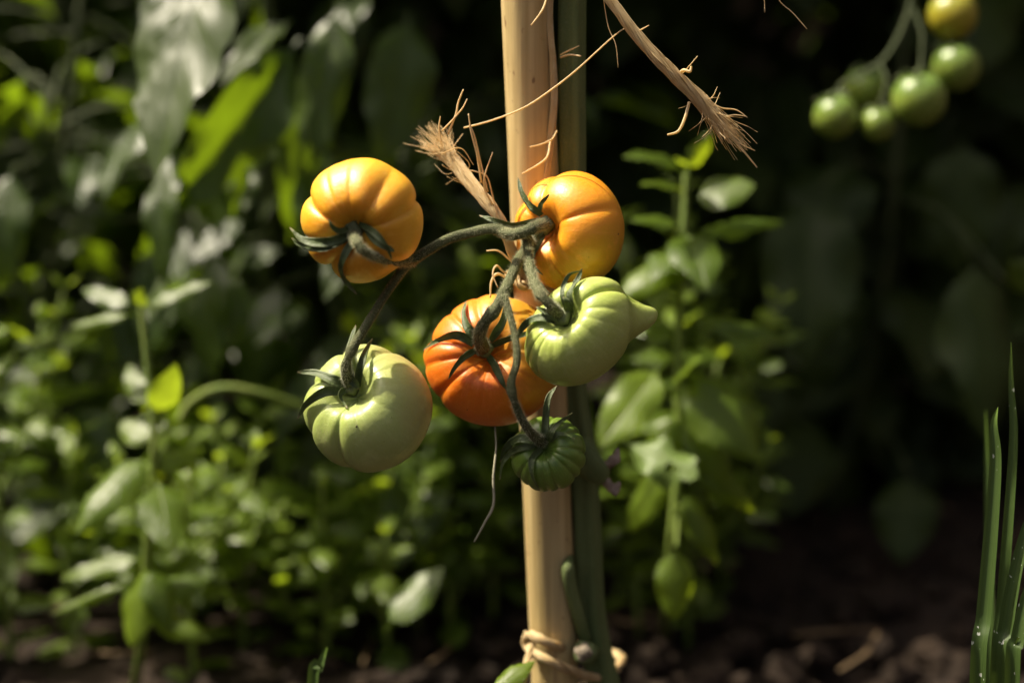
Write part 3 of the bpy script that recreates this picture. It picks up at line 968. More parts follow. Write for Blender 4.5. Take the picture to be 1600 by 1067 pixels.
def tomato(label, px, py, d, axis, shape, mat, pit, sepals, seed, pit_r=0.006, lift=0.0012, marks=()):
    rnd = random.Random(seed)
    M = frame(px, py, d, axis)
    V, F = shape
    t = thing('tomato', M.translation, label, 'tomato', 'tomatoes on the truss')
    me = mesh('fruit', V, F)
    link('fruit', me, mat, t, M)
    bvh = BVHTree.FromPolygons([M @ v for v in V], F)
    def surf(px, py):
        r = (at(px, py, 1.0) - CAM).normalized()
        loc, nor, idx, dist = bvh.ray_cast(CAM, r, 3.0)
        if loc is None: return None, None
        return (loc - CAM).dot(AX_F), nor
    for mx, my, mr in marks:      # small corky specks on the skin
        dm, nm = surf(mx, my)
        if dm is None: continue
        c0 = at(mx, my, dm)
        mb = MB(); mb.tube([c0 - nm * .0004, c0 + nm * .00025], [mr, mr * .6], 7, mod=lambda a, f: 1 + .35 * math.cos(2 * a + mx))
        mb.build('skin_speck', M_SPECK, t)
    # calyx disc at the pit
    zc = M.to_3x3() @ Vector((0, 0, 1))
    dp, _ = surf(*pit)
    dp = dp if dp is not None else d
    c = at(pit[0], pit[1], dp)
    mb = MB()
    mb.tube([c - zc * 0.003, c + zc * 0.0008, c + zc * 0.0022, c + zc * 0.003], [pit_r * 0.9, pit_r, pit_r * 0.85, pit_r * 0.5], 16, mod=lambda a, f: 1 + 0.12 * math.cos(5 * a))
    cal = mb.build('calyx', M_SEPAL, t)
    for sp in sepals:
        pts, w, lf = sp[0], sp[1], (sp[2] if len(sp) > 2 else 1.0)
        SP_ = smooth_path([Vector((p[0], p[1], 0)) for p in pts], 18)
        ds, ns = [], []
        last = dp
        for i, p in enumerate(SP_):
            s, nor = surf(p.x, p.y)
            tt = i / 17
            if s is None or s > last + 0.006:
                s = last + 0.0006
                nor = -AX_F
            last = s
            ds.append(s - (lift + 0.0045 * lf * tt * (1.4 - tt)))
            ns.append((nor * 0.6 - AX_F * 0.7).normalized())
        if len(pts[0]) > 2 or len(pts[-1]) > 2:   # explicit depth offsets
            off = smooth_path([Vector((p[2] if len(p) > 2 else 0.0, 0, 0)) for p in pts], 18)
            ds = [a + b.x for a, b in zip(ds, off)]
        for _ in range(3):
            ds = [ds[0]] + [(ds[i - 1] + 2 * ds[i] + ds[i + 1]) / 4 for i in range(1, 17)] + [ds[-1]]
        W = [at(p.x, p.y, q) for p, q in zip(SP_, ds)]
        link('sepal', sepal_mesh(W, ns, mm(w), rnd=rnd), M_SEPAL, cal)
    return t

# A golden tomato, upper left, stalk end towards the lens and down
GA = [(20, 0.11, 13, 0.80), (59, 0.07, 11, 0.40), (96, 0.055, 8, 0.40), (122, 0.06, 8, 0.42), (154, 0.15, 12, 0.8), (196, 0.12, 12, 0.7), (234, 0.16, 11, 0.8), (283, 0.03, 9, 0.4), (318, 0.10, 14, 0.7)]
tomato('golden yellow ribbed tomato at the upper left end of the truss', 566, 345, 0.908, (-0.10, -0.36, 0.93),
       fruit_shape(mm(98, .91), mm(76, .91), GA, seed=1, dip=0.5, shoulders=0.10, p=0.80), M_FA, (549, 361),
       [([(546, 366), (512, 378), (474, 376), (453, 356)], 17, 2.0), ([(544, 372), (505, 388), (470, 382), (456, 372)], 14, 1.6),
        ([(552, 354), (532, 362), (520, 354), (514, 342)], 10, 1.2), ([(553, 374), (541, 396), (534, 420), (544, 444), (557, 460)], 14, 1.0),
        ([(562, 349), (588, 366), (606, 388), (612, 405)], 11, 2.0), ([(570, 356), (592, 380), (610, 390), (616, 392)], 12, 1.5)], 21)
# B amber tomato, upper right, stalk end to the left
GB = [(100, 0.13, 14, 0.6), (20, 0.10, 11, 0.42), (-42, 0.06, 12, 0.45), (-78, 0.13, 12, 0.8), (140, 0.10, 14, 0.6), (185, 0.1, 14, 0.6), (230, 0.1, 14, 0.6)]
tomato('amber orange tomato resting against the stake, topmost on the right', 889, 361, 0.952, (-0.66, -0.02, 0.75),
       fruit_shape(mm(94), mm(68), GB, seed=5, dip=0.5, shoulders=0.05, p=0.78, lump=0.02), M_FB, (851, 350),
       [([(846, 336), (829, 320), (815, 299), (809, 278)], 13, 2.5), ([(843, 330), (848, 316), (858, 304)], 9, 1.5),
        ([(842, 345), (803, 352), (772, 345), (749, 337)], 14, 3.0), ([(856, 356), (834, 370), (817, 392), (822, 424), (842, 442), (862, 462)], 13, 1.8),
        ([(846, 352), (852, 358), (860, 350)], 8, 1.0), ([(850, 362), (835, 385), (832, 410), (848, 430)], 16, 1.2)], 22, marks=((966, 366, .0006), (920, 402, .0003)))
# C large orange tomato in the middle
GC = [(8, 0.05, 9, 0.38), (40, 0.06, 9, 0.38), (74, 0.07, 9, 0.40), (104, 0.09, 8, 0.45), (131, 0.09, 8, 0.5), (161, 0.10, 8, 0.52), (186, 0.08, 7, 0.45), (216, 0.09, 8, 0.50), (243, 0.03, 5, 0.30), (262, 0.035, 4, 0.26), (292, 0.025, 5, 0.26), (328, 0.03, 8, 0.34)]
tomato('large deep orange ribbed tomato hanging in the middle of the cluster', 772, 563, 0.968, (-0.10, 0.14, 0.98),
       fruit_shape(mm(112), mm(82), GC, seed=8, dip=0.42, shoulders=0.05, p=0.80,
                   extra=lambda v, a, ph: Vector((v.x * 1.0, v.y * 0.93, v.z))), M_FC, (755, 543),
       [([(746, 530), (731, 510), (725, 490), (728, 471)], 16, 1.4), ([(740, 538), (716, 523), (690, 529), (662, 547)], 16, 1.2),
        ([(744, 548), (726, 556), (711, 573), (701, 592)], 12, 1.2), ([(763, 556), (773, 575), (784, 593), (793, 611)], 15, 1.0),
        ([(768, 541), (792, 529), (822, 522), (852, 514)], 12, 1.0), ([(766, 533), (782, 508), (789, 485), (791, 465)], 14, 1.2)], 23, marks=((688, 560, .0004), (730, 640, .0004), (860, 612, .0005)))
# D pale green kidney shaped tomato with a horn
def horn(v, a, ph):
    # stretch into an oblong along image lower-left / upper-right, grow a pointed horn
    L_, S_ = Vector((0.82, 0.57, 0)), Vector((-0.57, 0.82, 0))
    v = L_ * (v.dot(L_) * 1.06) + S_ * (v.dot(S_) * 0.80) + Vector((0, 0, v.z))
    hd = Vector((0.80, 0.27, -0.53)).normalized()
    c = v.normalized().dot(hd)
    if c > 0.74:
        k = (c - 0.74) / 0.26
        k = k * k * (3 - 2 * k)
        v = v + hd * (mm(38) * k ** 2.6)
        off = v - hd * v.dot(hd)
        v = v - off * (0.36 * k)
    return v
GD = [(-4, 0.055, 7, 0.30), (-24, 0.015, 3, 0.34), (-44, 0.02, 3, 0.26), (-76, 0.035, 6, 0.26), (-104, 0.015, 4, 0.36), (-131, 0.06, 6, 0.62), (-150, 0.08, 6, 0.7), (32, 0.18, 9, 0.6), (85, 0.10, 12, 0.6), (135, 0.10, 12, 0.6), (180, 0.10, 12, 0.6)]
tomato('pale green tomato with a pointed horn, in front of the others at right', 905, 518, 0.918, (-0.42, 0.40, 0.81),
       fruit_shape(mm(93, .918), mm(70, .918), GD, seed=12, dip=0.5, shoulders=0.06, p=0.80, lump=0.03, extra=horn), M_FD, (876, 494),
       [([(868, 503), (846, 497), (822, 505), (808, 525), (803, 547)], 14, 1.0), ([(878, 500), (858, 489), (838, 480)], 16, 2.5),
        ([(885, 482), (879, 456), (888, 430), (908, 423)], 8, 1.5), ([(893, 484), (892, 458), (903, 436), (909, 420)], 12, 1.5),
        ([(892, 488), (886, 474), (880, 464)], 16, 2.0)], 24)
# E blushing green tomato lower left
GE = [(250, 0.12, 10, 0.70), (283, 0.035, 6, 0.26), (330, 0.02, 10, 0.30), (30, 0.03, 8, 0.30), (62, 0.11, 9, 0.55), (110, 0.10, 10, 0.55), (155, 0.10, 10, 0.55), (205, 0.10, 10, 0.65)]
tomato('smooth green tomato with a faint blush, lowest on the left', 574, 638, 0.946, (-0.30, 0.42, 0.86),
       fruit_shape(mm(101), mm(80), GE, seed=15, dip=0.5, shoulders=0.06, p=0.80, lump=0.03), M_FE, (547, 602),
       [([(540, 602), (515, 592), (490, 583), (465, 581)], 18, 1.6), ([(536, 612), (506, 612), (480, 630), (465, 654)], 16, 1.5),
        ([(552, 606), (535, 611), (531, 620), (543, 638)], 12, 1.5), ([(560, 602), (563, 576), (570, 550), (582, 529)], 14, 2.2),
        ([(550, 600), (545, 560), (550, 530), (556, 508)], 14, 2.6), ([(541, 578), (552, 596), (560, 608)], 20, 2.5)], 25, marks=((557, 666, .0008), (612, 652, .0003), (600, 690, .0003)))
# F small dark green tomato below
GF = [(k * 24 + (5 if k % 2 else -3), 0.075 + 0.02 * (k % 3 == 0), 6, 0.75) for k in range(15)]
tomato('small dark green ribbed tomato in front of the stake, lowest of the cluster', 856, 708, 0.940, (-0.20, 0.30, 0.93),
       fruit_shape(mm(60), mm(46), GF, seed=18, dip=0.5, shoulders=0.04, p=0.82), M_FF, (847, 692),
       [([(840, 690), (811, 686), (789, 700), (781, 722)], 16, 1.2), ([(836, 696), (804, 703), (787, 722), (781, 749)], 10, 0.9),
        ([(846, 700), (831, 716), (833, 744), (843, 766)], 11, 0.7), ([(852, 690), (851, 660), (857, 622), (872, 602)], 14, 1.6),
        ([(858, 686), (870, 665), (894, 645)], 10, 1.2), ([(860, 690), (870, 678), (885, 680), (898, 686)], 7, 0.8)], 26, 0.0035)

# ------------------------------------------------------------------ jute twine
def fibres(mb, path, R0, R1, n, twist, rnd, fr=0.00022, start=(0.0, 0.0), end=(0.92, 1.05), splay=0.0, jit=0.12, seg=26):
    """a twisted bundle of fibres along a world path, opening out by `splay` at its end"""
    P = smooth_path(path, 60)
    T = []
    for i in range(60):
        T.append((P[min(i + 1, 59)] - P[max(i - 1, 0)]).normalized())
    N = Vector((0, -1, 0)) - T[0] * T[0].dot(Vector((0, -1, 0)))
    N.normalize()
    FR = []
    for i in range(60):
        N = (N - T[i] * N.dot(T[i])).normalized()
        FR.append((N.copy(), T[i].cross(N)))
    for k in range(n):
        a0 = rnd.uniform(0, 6.283)
        q = math.sqrt(rnd.random())
        t0, t1 = rnd.uniform(*start), rnd.uniform(*end)
        sa = rnd.gauss(0, 1) * splay
        out = []
        for i in range(seg):
            t = t0 + (t1 - t0) * i / (seg - 1)
            u = min(t, 1.0) * 59
            j = min(int(u), 58)
            c = P[j].lerp(P[j + 1], u - j)
            if t > 1: c = c + T[59] * (t - 1) * (P[59] - P[0]).length
            Nn, Bb = FR[j]
            rr = (R0 + (R1 - R0) * t ** 1.5) * q * (1 + jit * noise.noise((k * 3.3, t * 9, 0)))
            op = max(0, (t - 0.72) / 0.28) ** 1.6
            rr += splay * abs(sa / max(splay, 1e-6)) * 0.6 * op
            a = a0 + twist * min(t, 0.8) + 0.5 * noise.noise((k * 1.7, t * 5, 4))
            out.append(c + (Nn * math.cos(a) + Bb * math.sin(a)) * rr)
        mb.tube(out, lin([fr, fr, fr * 0.6], seg), 4, cap=False)

def fibre(parent, pts, r=0.0003, name='loose_fibre', n=24):
    mb = MB()
    mb.tube(tpath(pts, n), lin([r, r, r * 0.6], n), 6)
    return mb.build(name, M_TWINE, parent)

def ring(z, tilt, r, wob, n=80, stem=True):
    """points of a loop round the stake (and the stem when it is there) at height z"""
    c = stake_at(z)
    out = []
    for i in range(n + 1):
        a = 2 * math.pi * i / n
        out.append(c + Vector((math.cos(a) * r, math.sin(a) * r, tilt * math.cos(a) + wob * math.sin(2 * a))))
    return out

def twines():
    rnd = random.Random(31)
    # middle tie: loops and knot behind the cluster, frayed end to the left, strand up the stake
    kz = at(815, 440, 0.975)
    t = thing('jute_twine', kz, 'golden jute twine tied round the stake, frayed end sticking out left', 'twine')
    mb = MB()
    for k in range(2):
        fibres(mb, ring(kz.z + 0.004 * k, 0.004, 0.0172, 0.001), 0.0020, 0.0020, 26, 40, rnd, 0.0003, end=(0.99, 1.0), seg=70)
    tag(mb.build('tie_loop', M_TWINE, t), kind='stuff')
    mb = MB()
    fibres(mb, [at(826, 452, 0.972), at(806, 430, 0.966), at(815, 446, 0.960), at(838, 436, 0.966), at(822, 426, 0.972)], 0.0028, 0.0026, 46, 12, rnd, 0.0003, end=(0.98, 1.0), seg=36)
    tag(mb.build('knot', M_TWINE, t), kind='stuff')
    mb = MB()
    fibres(mb, [at(818, 436, 0.966), at(800, 392, 0.958), at(782, 345, 0.952), at(752, 306, 0.956), at(716, 262, 0.966), at(694, 234, 0.972), at(676, 214, 0.977)], 0.0025, 0.0052, 230, 6, rnd, 0.00021, end=(0.78, 1.08), splay=0.0075, jit=0.3)
    tag(mb.build('frayed_end', M_TWINE, t), kind='stuff')
    mb = MB()
    fibres(mb, [at(866, -60, 0.955), at(858, 20, 0.960), at(864, 90, 0.962), at(866, 160, 0.966), at(860, 220, 0.97), at(853, 280, 0.974), at(846, 350, 0.976), at(836, 428, 0.97)], 0.0019, 0.0018, 60, 7, rnd, 0.0003, end=(0.97, 1.0))
    tag(mb.build('strand', M_TWINE, t), kind='stuff')
    for pts, r in (([(700, 210, .945), (712, 180, .944), (716, 160, .944), (724, 140, .944)], .0006), ([(690, 205, .945), (705, 190, .944), (722, 170, .943), (730, 155, .943)], .0005),
                   ([(752, 285, .95), (745, 240, .946), (736, 205, .944), (732, 178, .943)], .0007), ([(762, 300, .95), (750, 250, .947), (742, 215, .945), (735, 196, .944)], .0006),
                   ([(770, 320, .95), (757, 295, .948), (758, 272, .946), (770, 238, .945)], .0006), ([(775, 330, .95), (768, 300, .95), (760, 275, .948), (742, 268, .946), (732, 266, .945)], .0005),
                   ([(690, 222, .943), (686, 200, .942), (688, 182, .941)], .0005), ([(690, 240, .943), (720, 232, .95), (740, 258, .952)], .0003),
                   ([(725, 200, .952), (770, 188, .945), (820, 168, .935), (865, 138, .93), (905, 106, .93), (960, 56, .935), (985, 40, .94)], .00055),
                   ([(870, 205, .962), (862, 218, .958), (845, 226, .954), (828, 230, .95)], .0005), ([(860, 220, .966), (855, 245, .958), (840, 258, .953), (815, 272, .95)], .0006),
                   ([(856, -10, .95), (848, 15, .945), (830, 40, .942)], .0006), ([(876, 90, .96), (890, 86, .955), (908, 88, .95)], .0006), ([(876, 86, .96), (888, 80, .955), (905, 72, .95)], .0005),
                   ([(800, 440, .955), (778, 428, .95), (768, 440, .948), (766, 465, .947)], .0008), ([(806, 436, .955), (786, 424, .95), (776, 415, .948), (770, 428, .946), (778, 450, .945)], .0006),
                   ([(812, 420, .955), (795, 405, .952), (778, 392, .95), (760, 392, .95)], .0006)):
        fibre(t, pts, r)
    # upper tie, loose end hanging to the right
    z2 = atY(850, -120, STAKE_Y).z
    t2 = thing('jute_twine', stake_at(z2), 'frayed jute twine end slanting down across the top right of the stake', 'twine')
    mb = MB()
    for k in range(2):
        fibres(mb, ring(z2 + 0.004 * k, -0.003, 0.0172, 0.001), 0.002, 0.002, 22, 40, rnd, 0.0003, end=(0.99, 1.0), seg=60)
    tag(mb.build('tie_loop', M_TWINE, t2), kind='stuff')
    mb = MB()
    fibres(mb, [at(856, -118, 0.94), at(905, -60, 0.93), at(955, 2, 0.928), at(1000, 62, 0.928), at(1048, 112, 0.928), at(1092, 155, 0.930), at(1122, 190, 0.932), at(1146, 220, 0.934)], 0.0023, 0.0050, 210, 9, rnd, 0.00020, end=(0.76, 1.06), splay=0.0048, jit=0.3)
    tag(mb.build('frayed_end', M_TWINE, t2), kind='stuff')
    for pts, r in (([(1120, 180, .93), (1145, 215, .93), (1165, 240, .931), (1183, 262, .932)], .0007), ([(1077, 160, .93), (1070, 185, .928), (1060, 205, .927), (1043, 211, .926)], .0009),
                   ([(1000, 60, .93), (1020, 85, .925), (1040, 105, .925), (1055, 118, .925)], .0004), ([(1060, 116, .93), (1068, 110, .925), (1078, 112, .923), (1080, 104, .923)], .0009), ([(1066, 116, .93), (1080, 100, .925), (1090, 88, .925)], .0003),
                   ([(1100, 150, .93), (1125, 168, .93), (1150, 172, .93), (1168, 184, .93)], .0004), ([(1110, 160, .93), (1130, 180, .93), (1150, 180, .93), (1165, 182, .93)], .0004),
                   ([(1120, 190, .93), (1150, 220, .93), (1180, 236, .93)], .0005), ([(995, 50, .93), (1005, 45, .925), (1014, 40, .925)], .0004),
                   ([(940, -20, .935), (950, 40, .94), (962, 70, .94), (966, 106, .942)], .0003)):
        fibre(t2, pts, r)
    for par, (cx, cy, d0), (dx, dy), n in ((t, (705, 248, .968), (-.62, -.78), 22), (t2, (1118, 186, .931), (.66, .75), 22)):
        for k in range(n):
            a = rnd.gauss(0, .75)
            ux, uy = dx * math.cos(a) - dy * math.sin(a), dx * math.sin(a) + dy * math.cos(a)
            o = rnd.uniform(-45, 28)
            x0, y0 = cx + dx * o + rnd.uniform(-8, 8), cy + dy * o + rnd.uniform(-8, 8)
            L = rnd.uniform(14, 46)
            b1, b2 = rnd.uniform(-.35, .35) * L, rnd.uniform(-.5, .5) * L
            fibre(par, [(x0, y0, d0), (x0 + ux * L * .5 - uy * b1, y0 + uy * L * .5 + ux * b1, d0 - .003), (x0 + ux * L - uy * b2, y0 + uy * L + ux * b2, d0 - rnd.uniform(-.006, .008))], rnd.uniform(.00010, .00024), n=12)
    # lower tie round stake and stem
    t3 = thing('jute_twine', stake_at(at(866, 1020, 1.03).z), 'jute twine looped low round the bamboo stake and the vine', 'twine')
    mb = MB()
    fibres(mb, [at(905, 1010, 1.075), at(880, 1012, 1.035), at(850, 1002, 1.022), at(826, 990, 1.028), at(822, 1004, 1.036), at(836, 1020, 1.024), at(862, 1034, 1.020), at(895, 1048, 1.030), at(930, 1058, 1.045), at(958, 1048, 1.062), at(972, 1030, 1.08), at(960, 1020, 1.105), at(905, 1010, 1.115), at(850, 1005, 1.08), at(829, 998, 1.045)],
           0.0027, 0.0027, 60, 40, rnd, 0.0004, end=(0.98, 1.0), seg=90, jit=0.2)
    tag(mb.build('tie_loop', M_TWINE, t3), kind='stuff')
    mb = MB()
    fibres(mb, [at(832, 1004, 1.03), at(826, 1030, 1.02), at(818, 1060, 1.015), at(812, 1100, 1.02)], 0.0024, 0.0026, 50, 6, rnd, 0.0004, end=(0.95, 1.0))
    tag(mb.build('loose_end', M_TWINE, t3), kind='stuff')
    # a single pale fibre dangling from the truss
    t4 = thing('jute_fibre', at(776, 690, .945), 'single pale fibre dangling beside the small green tomato', 'fibre')
    mb = MB(); mb.tube(tpath([(773, 660, .965), (775, 700, .95), (771, 745, .945), (771, 788, .945), (758, 815, .944), (741, 846, .944)], 30), lin([.0005, .0008, .0009, .0006], 30), 6)
    mb.build('strand', M_PALE, t4)
    t5 = thing('jute_fibre', at(1215, -10, .93), 'thin curved fibre hanging at the top edge, right of the twine', 'fibre')
    mb = MB(); mb.tube(tpath([(1150, -90, .94), (1190, -40, .93), (1218, 2, .93), (1238, 20, .93), (1261, 46, .93)], 24), .00032, 5)
    mb.build('strand', M_TWINE, t5)
    mb = MB(); mb.tube(tpath([(1150, -90, .94), (1180, -50, .93), (1193, -5, .93), (1195, 20, .93)], 14), .0003, 5)
    mb.build('strand', M_TWINE, t5)
twines()

# ------------------------------------------------------------------ cherry tomato truss, upper right, out of focus
def cherry():
    D = 1.30
    t = thing('cherry_tomato_vine', at(1430, -60, D), 'thin dark cherry tomato truss hanging in from the top right corner', 'tomato vine')
    def br(name, pts, r):
        mb = MB(); mb.tube(tpath(pts, 24), [x * 0.68 for x in lin(r, 24)], 10); mb.build(name, M_DSTEM, t)
    br('truss_stalk', [(1470, -180, D + .03), (1432, -40, D), (1420, 20, D), (1395, 75, D), (1368, 105, D), (1335, 122, D), (1310, 135, D)], [.004, .0035, .0033, .003, .0028, .0024, .002])
    br('pedicel', [(1425, 10, D), (1440, 50, D - .01), (1440, 85, D - .015), (1438, 112, D - .02)], [.0022, .0016, .0016, .002])
    br('pedicel', [(1425, 5, D), (1455, 40, D + .01), (1478, 60, D + .005), (1494, 72, D)], [.0022, .0016, .0016, .002])
    br('pedicel', [(1432, -40, D), (1460, -50, D), (1482, -35, D), (1488, -8, D)], [.0022, .0016, .0016, .002])
    br('pedicel', [(1340, 120, D), (1320, 130, D - .01), (1310, 140, D - .015), (1306, 148, D - .015)], [.002, .0015, .0015, .002])
    br('pedicel', [(1375, 100, D), (1385, 125, D - .01), (1380, 150, D - .015), (1373, 168, D - .015)], [.002, .0015, .0015, .002])
    br('pedicel', [(1360, 108, D), (1358, 112, D + .02), (1354, 118, D + .03)], [.002, .0015, .002])
    spec = [(1488, 24, 39, M_CH_Y, 'yellow cherry tomato, topmost of the cluster at upper right', 0.0), (1494, 105, 38, M_CH_G, 'green cherry tomato just below the yellow one', 0.0),
            (1436, 155, 43, M_CH_G, 'largest green cherry tomato, middle of the upper right cluster', -.02), (1306, 182, 35, M_CH_G, 'leftmost green cherry tomato of the upper right cluster', -.015),
            (1372, 194, 27, M_CH_G, 'smallest green cherry tomato, lowest of the upper right cluster', -.015), (1352, 138, 34, M_CH_G, 'green cherry tomato half hidden behind its neighbours and stalk', .035)]
    for px, py, r, mat, lab, dd in spec:
        d = D + dd
        c = at(px, py, d)
        o = thing('cherry_tomato', c, lab, 'tomato', 'cherry tomatoes in the upper right cluster')
        rr = mm(r, d)
        V, F = [], []
        nph, nth = 20, 32
        for i in range(nph + 1):
            p = math.pi * i / nph
            for j in range(nth):
                a = 2 * math.pi * j / nth
                f = 1 + 0.015 * math.cos(4 * a + px)
                V.append(Vector((rr * math.sin(p) * math.cos(a) * f, rr * math.sin(p) * math.sin(a) * f, rr * 1.0 * math.cos(p) - rr * 0.18 * math.exp(-(p / 0.35) ** 2))))
        for i in range(nph):
            for j in range(nth):
                F.append((i * nth + j, (i + 1) * nth + j, (i + 1) * nth + (j + 1) % nth, i * nth + (j + 1) % nth))
        ax = camv(-0.15 + 0.1 * math.sin(px), 0.9, 0.2)
        q = ax.to_track_quat('Z', 'Y').to_matrix().to_4x4()
        link('fruit', mesh('fruit', V, F), mat, o, Matrix.Translation(c) @ q)
        top = c + ax * rr * 0.86
        mb = MB(); mb.tube([top - ax * .002, top + ax * .001], [.0025, .0018], 8); cal = mb.build('calyx', M_SEPAL, o)
        rnd = random.Random(px)
        X = ax.orthogonal().normalized(); Y = ax.cross(X)
        for k in range(5):
            a = k * 1.2566 + rnd.uniform(-.2, .2)
            dv = X * math.cos(a) + Y * math.sin(a)
            pth = smooth_path([top, top + dv * rr * 0.4 + ax * rr * 0.12, top + dv * rr * 0.8 + ax * rr * 0.05], 8)
            link('sepal', sepal_mesh(pth, [ax] * 8, rr * 0.25, rnd=rnd), M_SEPAL, cal)
cherry()

# ------------------------------------------------------------------ grass blades
def blade(parent, pts, w, rnd, nrm=None, curve=0.5, n=30):
    P = tpath(pts, n)
    V, F, UV = [], [], []
    nr = nrm if nrm is not None else camv(-0.35, 0.25, 0.9)
    m = 3
    for i in range(n):
        t = i / (n - 1)
        T = (P[min(i + 1, n - 1)] - P[max(i - 1, 0)]).normalized()
        N = (nr - T * nr.dot(T)).normalized()
        S = T.cross(N)
        hw = 0.5 * w * (1 - t ** 3.2) + 0.0002
        for j in range(-m, m + 1):
            s = j / m
            V.append(P[i] + S * s * hw + N * (curve * hw * abs(s) ** 1.5))
            UV.append((t, .5 + .5 * s))
    k = 2 * m + 1
    for i in range(n - 1):
        for j in range(2 * m):
            a = i * k + j
            F.append((a, a + 1, a + k + 1, a + k))
    return link('blade', mesh('blade', V, F, True, UV), M_GRASS, parent)

def down_to_ground(pts):
    """extend a pixel path at its start down to the soil"""
    px, py, d = pts[0]
    p = at(px, py, d)
    return pts

def grass():
    rnd = random.Random(9)
    d = 0.93
    def gp(px, py, dd):   # bring the foot of a blade straight down to the soil: pixel row where z = 0 at that distance
        z = at(px, py, dd).z
        drop = z / (K * dd * CP)
        return (px - 6, py + drop, dd + z * SP)
    t = thing('grass_tuft', at(*gp(1560, 1080, d)), 'tuft of upright pointed grass blades at the right edge', 'grass')
    for pts, w in (([(1528, 1067, d), (1538, 960, d), (1549, 830, d), (1556, 720, d), (1553, 665, d), (1559, 636, d)], 27), ([(1556, 1067, d + .02), (1566, 940, d + .02), (1577, 800, d + .02), (1584, 680, d + .02), (1580, 600, d + .02), (1580, 535, d + .02)], 19),
                   ([(1562, 1067, d), (1572, 980, d), (1588, 890, d), (1608, 812, d), (1630, 760, d)], 27), ([(1582, 1067, d - .01), (1590, 1000, d - .01), (1604, 930, d - .01), (1625, 860, d - .01)], 26),
                   ([(1545, 1067, d + .12), (1546, 900, d + .12), (1543, 760, d + .12), (1540, 640, d + .12)], 16)):
        blade(t, [gp(*pts[0])] + pts, mm(w * .86, pts[0][2]), rnd, n=46)
    d = 1.0
    t = thing('grass_shoot', at(*gp(480, 1100, d)), 'single bright grass blade tip poking up at the bottom edge, left of the stake', 'grass')
    blade(t, [gp(484, 1100, d), (490, 1075, d), (500, 1042, d), (511, 1010, d)], mm(19, d), rnd, camv(-.3, .2, .9))
grass()

# ------------------------------------------------------------------ plants: hand placed leaves first
def tie(parent, a, b, r=0.0016, mat=M_BSTEM, name='petiole', sag=0.02):
    mb = MB()
    A, B = (at(*a) if isinstance(a, tuple) else a), (at(*b) if isinstance(b, tuple) else b)
    mb.tube(smooth_path([A, A.lerp(B, .5) + UP * sag, B], 12), lin([r, r * .8], 12), 7)
    return mb.build(name, mat, parent)

def near_basil():
    """the tall shoot left of the cluster"""
    rnd = random.Random(2)
    D = 1.20
    g = atG(205, 1092)
    t = thing('basil_plant', g, 'tallest sunlit basil shoot at left with glossy top leaves', 'herb', 'basil plants in the bed')
    P = [g - UP * 0.01] + tpath([(222, 1000, 1.22), (230, 850, 1.21), (240, 700, 1.20), (232, 590, 1.20), (222, 495, 1.20), (219, 465, 1.20)], 24)
    mb = MB(); mb.tube(P, lin([.0035, .003, .0024, .002], len(P)), 8); mb.build('stem', M_BSTEM, t)
    lp = lambda b, tp, w, key, n=None, v=0: leaf_px(t, b, tp, w, key, n, v, rnd)
    H = HALF
    lp((212, 482, 1.2), (128, 452, 1.17), 34, 'basil', H, 0)
    lp((222, 485, 1.2), (332, 440, 1.19), 28, 'basil', H, 1)
    lp((214, 490, 1.2), (108, 512, 1.16), 26, 'basil', H, 2)
    lp((220, 480, 1.2), (222, 448, 1.18), 28, 'young', camv(0, .2, 1), 0)
    lp((218, 478, 1.2), (206, 455, 1.2), 18, 'young', camv(-.5, .2, 1), 1)
    lp((236, 640, 1.2), (200, 570, 1.16), 44, 'basil', H, 1)
    lp((240, 650, 1.2), (275, 568, 1.17), 56, 'young', camv(.3, .2, .6), 2)
    lp((240, 690, 1.2), (188, 660, 1.14), 50, 'basil', H, 3)
    lp((242, 690, 1.2), (230, 640, 1.12), 56, 'basil', H, 0)
    lp((236, 705, 1.2), (118, 835, 1.16), 88, 'basil', camv(-.25, .55, .8), 1)
    lp((242, 742, 1.2), (266, 868, 1.15), 84, 'basil', camv(.30, .45, .8), 2)
    lp((238, 760, 1.2), (180, 800, 1.2), 44, 'young', camv(-.3, .8, .6), 0)
    lp((240, 740, 1.2), (320, 700, 1.24), 46, 'young', camv(.2, .7, .7), 1)
    lp((230, 880, 1.21), (205, 1010, 1.2), 62, 'limp', camv(-.3, .1, 1), 0)
    lp((232, 880, 1.21), (262, 985, 1.2), 60, 'basil', camv(.3, .3, 1), 3)
    lp((232, 870, 1.21), (95, 905, 1.25), 34, 'basil', H, 0)
    lp((228, 900, 1.21), (80, 960, 1.25), 20, 'basil', H, 2)
    lp((228, 930, 1.21), (330, 905, 1.22), 50, 'basil', camv(.2, .6, .8), 4)
    lp((228, 960, 1.21), (330, 1000, 1.2), 46, 'basil', camv(.2, .4, .9), 1)
    tt = basil(atG(305, 1075), 0.19, 'bushy basil plant right of the tall shoot, pale tips in the sun', 41, 0.042, 7, (0.0, 0.02), 4)
near_basil()

